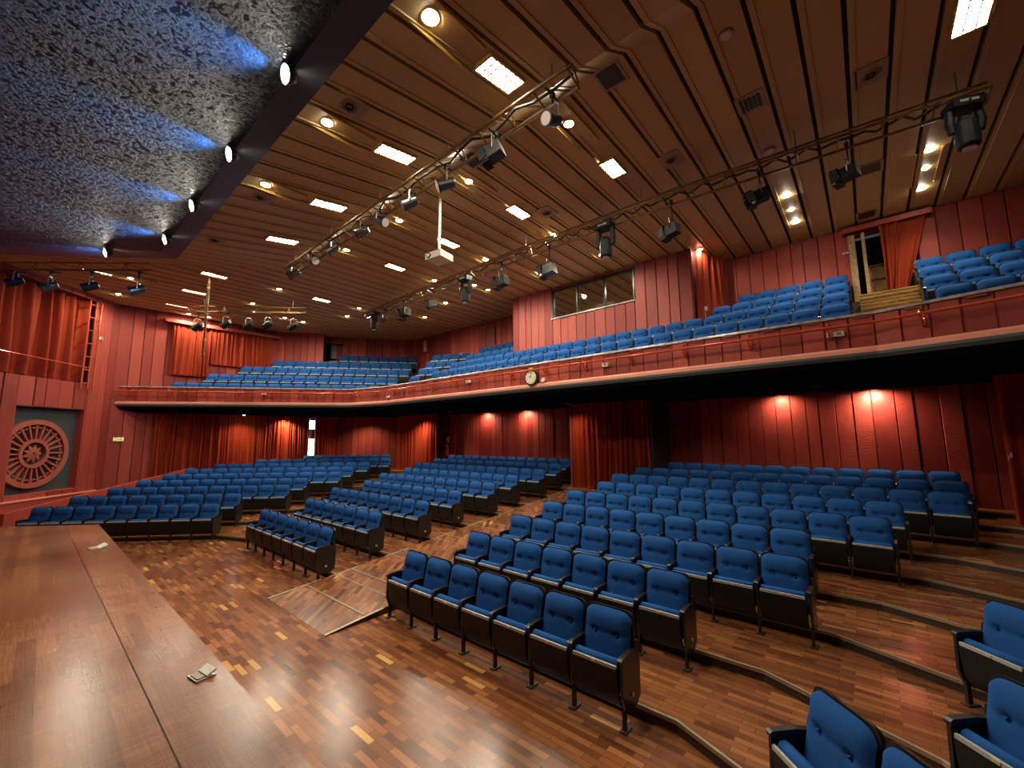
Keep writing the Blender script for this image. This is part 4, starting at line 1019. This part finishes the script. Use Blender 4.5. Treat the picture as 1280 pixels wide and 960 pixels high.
# suspended pole on the left
qa, = [cp(262, 345)]
pt = tag(empty('suspended_pole', qa), 'long brass-coloured pole hanging from the ceiling before the left wall curtains', 'pole')
zb_ = None
dq = onn(248, 440, Vector((qa.x, qa.y)).dot(Vector(NB)), NB)
G().tube([(0, 0, 0), (0, 0, dq.z-qa.z-.1)], .038, M['truss'], 8).build('tube', pt)
for k in range(3): G().tube([(0, 0, -.4-.9*k), (0, 0, -.46-.9*k)], .055, M['gold'], 8).build('collar', pt)
G().box((0, 0, -.03), (.18, .18, .05), M['truss']).build('ceiling_plate', pt); G().tube([(-.12, 0, dq.z-qa.z-.1), (.12, 0, dq.z-qa.z-.1)], .03, M['truss'], 6).build('foot_bar', pt)

# ------------------------------------------------------------------ seats
SW = .547
def grid_back():
    g = G(); nx_, nz_ = 20, 22; W_, H0, H1 = .515, .36, .93; vs = []
    for j in range(nz_+1):
        v = j/nz_
        for i in range(nx_+1):
            u = i/nx_*2-1
            z = H0+(H1-H0)*v
            x = u*W_/2*(1-.02*v)
            if v > .85: x = u*W_/2*(1-.12*((v-.85)/.15)**2.2)
            if v > .8: z -= .035*abs(u)**7*((v-.8)/.2)
            edge = (1-abs(u)**6)*(1-max(0, (v-.8)/.2)**4)*(min(1, v/.06+.2))
            cr = math.exp(-((v-.62)/.03)**2)*.013
            dm = sum(math.exp(-((u-s_)/.10)**2-((v-.62)/.042)**2) for s_ in (-.47, .47))*.036
            bulge = .045*edge+.018*math.exp(-((v-.8)/.13)**2)*(1-u*u)-(cr+dm)*edge
            y = .215+.135*v-.02-bulge
            vs.append((x, y, z))
    fs = [(j*(nx_+1)+i, j*(nx_+1)+i+1, (j+1)*(nx_+1)+i+1, (j+1)*(nx_+1)+i) for j in range(nz_) for i in range(nx_)]
    g.add(vs, fs, M['blue']); return shade_auto(g.mesh('backrest'), 60)
def slab(name, prof_out, mat, th, e=.0):
    pass
def rounded_slab(name, W_, pts_center, th, mat, corner=.08, top=True):
    """slab following a (y,z) centre line from low to high, width W_, outline rounded at the high (or low) end"""
    g = G(); n = len(pts_center); ring = []
    tot = sum((Vector(pts_center[i+1])-Vector(pts_center[i])).length for i in range(n-1)); acc = 0; vs = []
    for i, (y, z) in enumerate(pts_center):
        if i: acc += (Vector(pts_center[i])-Vector(pts_center[i-1])).length
        d = (tot-acc) if top else acc
        hw = W_/2 if d >= corner else W_/2-corner+math.sqrt(max(0, corner**2-(corner-d)**2))
        a = Vector(pts_center[max(0, i-1)]); b_ = Vector(pts_center[min(n-1, i+1)]); t = (b_-a).normalized(); nn = Vector((t.y, -t.x))
        vs += [(-hw, y-nn.x*th/2, z-nn.y*th/2), (hw, y-nn.x*th/2, z-nn.y*th/2), (hw, y+nn.x*th/2, z+nn.y*th/2), (-hw, y+nn.x*th/2, z+nn.y*th/2)]
    fs = [(i*4+k, i*4+(k+1) % 4, (i+1)*4+(k+1) % 4, (i+1)*4+k) for i in range(n-1) for k in range(4)]+[(3, 2, 1, 0), tuple((n-1)*4+k for k in range(4))]
    g.add(vs, fs, mat); return shade_auto(g.mesh(name), 40)
ME = {}
ME['backrest'] = grid_back()
ME['back_shell'] = rounded_slab('back_shell', .526, [(.215, .30), (.25, .42), (.29, .58), (.325, .74), (.347, .85), (.355, .89), (.359, .92), (.361, .935)], .028, M['black'], .07)
# tipped-up seat: blue edge on top, black board facing forward
ME['seat_pan'] = rounded_slab('seat_pan', .485, [(.13, .175), (.085, .19), (.045, .23), (.02, .30), (.004, .40), (-.004, .50), (-.002, .545)], .035, M['pan'], .05, top=False)
g = G(); vs = []
prof = [(.02, .53), (.012, .565), (.03, .592), (.07, .598), (.105, .575), (.13, .5), (.15, .40), (.16, .28), (.10, .28)]
for x in (-.235, -.225, .225, .235):
    k = 1 if abs(x) < .23 else .9
    for (y, z) in prof: vs.append((x, .07+(y-.07)*k, .45+(z-.45)*k))
n_ = len(prof); fs = [(i*n_+j, (i+1)*n_+j, (i+1)*n_+(j+1) % n_, i*n_+(j+1) % n_) for i in range(3) for j in range(n_)]+[tuple(range(n_)), tuple(reversed(range(3*n_, 4*n_)))]
g.add(vs, fs, M['blue']); ME['seat_cushion'] = shade_auto(g.mesh('seat_cushion'), 50)
ME['edge_trim'] = G().box((0, -.010, .553), (.47, .022, .030), M['trim']).mesh('edge_trim')
ME['number_plate'] = G().box((0, -.024, .555), (.042, .006, .022), M['brass']).mesh('number_plate')
def armrest():
    g = G(); vs = []; hw = .024
    pr = [(-.015, .60), (-.02, .625), (.0, .64), (.18, .645), (.30, .63), (.31, .60), (.18, .595), (.03, .585)]
    for x in (-hw, hw):
        for y, z in pr: vs.append((x, y, z))
    n = len(pr); g.add(vs, [(j, n+j, n+(j+1) % n, (j+1) % n) for j in range(n)]+[tuple(range(n)), tuple(reversed(range(n, 2*n)))], M['black'])
    return g.mesh('armrest')
ME['armrest'] = armrest()
def side_frame(full):
    g = G(); hw = .014
    pr = [(.0, .60), (-.01, .30), (.03, .19), (.12, .14), (.28, .14), (.36, .20), (.37, .5), (.345, .70), (.31, .70), (.29, .60)] if full else [(.01, .60), (.01, .26), (.05, .18), (.14, .16), (.2, .2), (.26, .45), (.31, .60)]
    vs = [(x, y, z) for x in (-hw, hw) for y, z in pr]; n = len(pr)
    g.add(vs, [(j, n+j, n+(j+1) % n, (j+1) % n) for j in range(n)]+[tuple(range(n)), tuple(reversed(range(n, 2*n)))], M['black'])
    return g.mesh('end_panel' if full else 'side_frame')
ME['side_frame'] = side_frame(False); ME['end_panel'] = side_frame(True)
g = G(); g.box((0, .05, .11), (.028, .045, .22), M['black']); g.box((0, .06, .008), (.07, .13, .016), M['riser']); ME['leg'] = g.mesh('leg')
g = G(); g.tube([(-.006, 0, 0), (.006, 0, 0)], .021, M['brass'], 12); ME['number_disc'] = g.mesh('number_disc')
g = G(); g.tube([(0, .012, 0), (0, -.004, 0), (0, -.008, 0)], [.012, .012, .006], M['blue'], 8); ME['tuft_button'] = g.mesh('tuft_button')
BASE = ['back_shell', 'backrest', 'seat_pan', 'seat_cushion', 'edge_trim']
def seat(loc, rz, scale, label, group, near, left_end, right_end, sid):
    """left_end/right_end: the seat closes the row on that side; every seat carries the arm on its left"""
    t = tag(empty('theatre_seat', loc, rz), label, 'seat', group); t.scale = (scale, 1, 1)
    pt = {}
    for nme in BASE: pt[nme] = inst(ME[nme], nme, pt['seat_pan'] if nme == 'edge_trim' else t)
    if near:
        inst(ME['number_plate'], 'number_plate', pt['seat_pan'])
        for x in (-.121, .121): inst(ME['tuft_button'], 'tuft_button', pt['backrest'], (x, .240, .713))
    for s_, on, end in ((-1, True, left_end), (1, right_end, right_end)):
        if not on: continue
        x = s_*SW/2
        inst(ME['armrest'], 'armrest', t, (x, 0, 0)); inst(ME['leg'], 'leg', t, (x, 0, 0))
        if end:
            ep = inst(ME['end_panel'], 'end_panel', t, (x+s_*.01, 0, 0))
            if near: inst(ME['number_disc'], 'number_disc', ep, (s_*.018, .18, .27))
        else: inst(ME['side_frame'], 'side_frame', t, (x, 0, 0))
    return t
ORD = ['first', 'second', 'third', 'fourth', 'fifth', 'sixth', 'seventh', 'eighth', 'ninth', 'tenth', 'eleventh', 'twelfth', 'thirteenth', 'fourteenth', 'fifteenth', 'sixteenth', 'seventeenth', 'eighteenth', 'nineteenth', 'twentieth', 'twenty-first', 'twenty-second', 'twenty-third', 'twenty-fourth', 'twenty-fifth', 'twenty-sixth', 'twenty-seventh', 'twenty-eighth', 'twenty-ninth', 'thirtieth', 'thirty-first']
SEATS = []   # (distance, loc, rz, scale, label, group, left_end, right_end)
def add_row(p0, p1, n, z, block, rown, frm, from_left=True, extra=None):
    """p0 left end, p1 right end (as seen by somebody facing the row), foot line"""
    p0, p1 = Vector(p0), Vector(p1); L = (p1-p0).length; t = (p1-p0)/L; rz = math.atan2(t.y, t.x)
    for k in range(n):
        c_ = p0+t*(L*(k+.5)/n); m_ = (c_.x, c_.y, z)
        pj_ = [proj((c_.x, c_.y, z+h)) for h in (.1, .9)]
        if all(q is None or not (-40 < q[0] < 1325 and -20 < q[1] < 985) for q in pj_): continue
        idx = k if from_left else n-1-k
        lab = '%s seat from %s, %s, %s' % (ORD[idx], frm, rown, block)
        SEATS.append(((Vector(m_)-EYEV).length, m_, rz, L/n/SW, lab, block, k == 0, k == n-1, random.random()))
ROWN = ['front row']+[o+' row' for o in ORD[1:9]]
CN = [7, 7, 9, 9, 11, 11, 13, 13, 13]
CXL = [-5.78, -5.60, -5.63, -5.70, -5.86, -5.66, -5.84, -5.66, -5.08]
MXR = [-8.17, -8.36, -8.22, -8.37, -8.24, -8.39, -8.23, -8.39, -8.75]
for n in range(1, 10):
    y_ = 3.80+PITCHR*(n-1); z_ = lvl(n); w_ = CN[n-1]*SW
    cn_ = 12 if n == 9 else CN[n-1]
    add_row((CXL[n-1], y_), (CXL[n-1]+cn_*SW, y_), cn_, z_, 'right stalls block', ROWN[n-1], 'the ramp')
    add_row((MXR[n-1]-w_, y_), (MXR[n-1], y_), CN[n-1], z_, 'middle stalls block', ROWN[n-1], 'the ramp', False)
LSR = [-7.16, -7.25, -6.34, -6.25, -5.43, -5.31, -4.97, -4.29, -4.55]; LSL = [-12.0, -12.15, -12.1, -12.15, -12.15, -12.13, -11.73, -10.58, -8.9]; LN = [9, 9, 11, 11, 12, 12, 12, 11, 8]
for n in range(1, 10):
    d_ = 12.44-.36+1.195*(n-1); z_ = lvl(n)
    add_row(Lp(d_, LSL[n-1]), Lp(d_, LSR[n-1]), LN[n-1], z_, 'left stalls block', ROWN[n-1], 'the aisle', False)
    if n <= 6: add_row(mx(Lp(d_, LSR[n-1]+(.2 if n == 1 else .12))), mx(Lp(d_, LSL[n-1]+(.2 if n == 1 else .12))), LN[n-1], z_, 'lower right corner block', ROWN[n-1], 'the steps')
# balcony centre
bxl = [ony(541.7, 463, 11.2).x, ony(564, 452, 12.1).x, ony(584, 443, 13.0).x, ony(600, 434, 13.9).x]
bxr2 = [None, None, ony(893, 383, 13.0).x, ony(925, 367, 13.9).x]
rgt = [ony(1166, 357, 11.2).x, ony(1151, 347, 12.1).x, ony(1147, 334, 13.0).x, ony(1141, 325, 13.9).x]
XR_ = -.05
for i in range(4):
    y_ = 11.2+.9*i-.36; z_ = BZ0+BRISE*i-.01*0
    rn = ROWN[i]
    if i < 2: 
        n_ = round((XR_-bxl[i])/.53); add_row((bxl[i], y_), (XR_, y_), n_, z_, 'centre balcony block', rn, 'the steps', False)
    else:
        n_ = max(1, round((bx0-.1-bxl[i])/.53)); add_row((bx0-.1-n_*.53, y_), (bx0-.1, y_), n_, z_, 'balcony block left of booth', rn, 'the booth', False)
        n_ = round((XR_-bxr2[i])/.53); add_row((XR_-n_*.53, y_), (XR_, y_), n_, z_, 'balcony block right of booth', rn, 'the steps', False)
    add_row((rgt[i], y_), (rgt[i]+11*.53, y_), 11, z_, 'right-end balcony block', rn, 'the steps')
# balcony wing
WPX = [((215, 480), (475, 480)), ((258, 470), (498, 470)), ((301, 460), (512, 461)), ((342, 453), (515, 453)), ((425, 446), (522, 446))]
for i, (a_, b_) in enumerate(WPX):
    dd_ = dW[i]; qa_, qb_ = onn(*a_, dd_, NB), onn(*b_, dd_, NB); zt_ = (qa_.z+qb_.z)/2
    z_ = WZ0+WR*i
    qa_ = Vector((qa_.x, qa_.y))-nb_*.36; qb_ = Vector((qb_.x, qb_.y))-nb_*.36; n_ = round((qb_-qa_).length/.54)
    add_row(qa_, qb_, n_, zt_-.93, 'left balcony block', ROWN[i], 'the aisle', False)
# small wedge block between the balcony aisles
for i, (pxs, y_, n_) in enumerate((((510, 519), 469, 1), ((523, 541), 459, 2), ((535, 561), 450, 3), ((545, 578), 441, 4))):
    Yp = 11.1+.8*i; a_, b_ = ony(pxs[0], y_, Yp), ony(pxs[1], y_, Yp); z_ = (a_.z+b_.z)/2-.93
    tt_ = Vector((math.cos(.42), math.sin(.42))); c_ = (Vector((a_.x, a_.y))+Vector((b_.x, b_.y)))/2
    add_row(c_-tt_*n_*.27, c_+tt_*n_*.27, n_, z_, 'small balcony wedge block', ROWN[i], 'its left end')
SEATS.sort(key=lambda s: s[0])
LIMIT = 300
GR = {}
for i, (dist, loc, rz, scl, lab, block, le, re_, _) in enumerate(SEATS[:LIMIT]):
    seat(loc, rz, scl, 'blue-backed '+lab, 'seats in the '+block, dist < 12, le, re_, i)
# the remaining, farthest seats: one joined mesh
rest = G()
def dump(g, me, mtx):
    vs = [mtx @ v.co for v in me.vertices]
    k = len(g.v); g.v += [tuple(v) for v in vs]
    for p in me.polygons:
        g.f.append(tuple(k+a for a in p.vertices)); g.m.append(g.mi(me.materials[p.material_index]))
for dist, loc, rz, scl, lab, block, le, re_, _ in SEATS[LIMIT:]:
    mt = Matrix.Translation(loc) @ Matrix.Rotation(rz, 4, 'Z') @ Matrix.Diagonal((scl, 1, 1, 1))
    for nme in BASE: dump(rest, ME[nme], mt)
    for s_, on in ((-1, True), (1, re_)):
        if on:
            m2 = mt @ Matrix.Translation((s_*SW/2, 0, 0)); dump(rest, ME['armrest'], m2); dump(rest, ME['side_frame'], m2); dump(rest, ME['leg'], m2)
if rest.v: tag(rest.build('distant_seats', smooth=False), 'farthest small blue seats of the left balcony and the rearmost rows', 'seats', kind='stuff')
print('seats', len(SEATS))
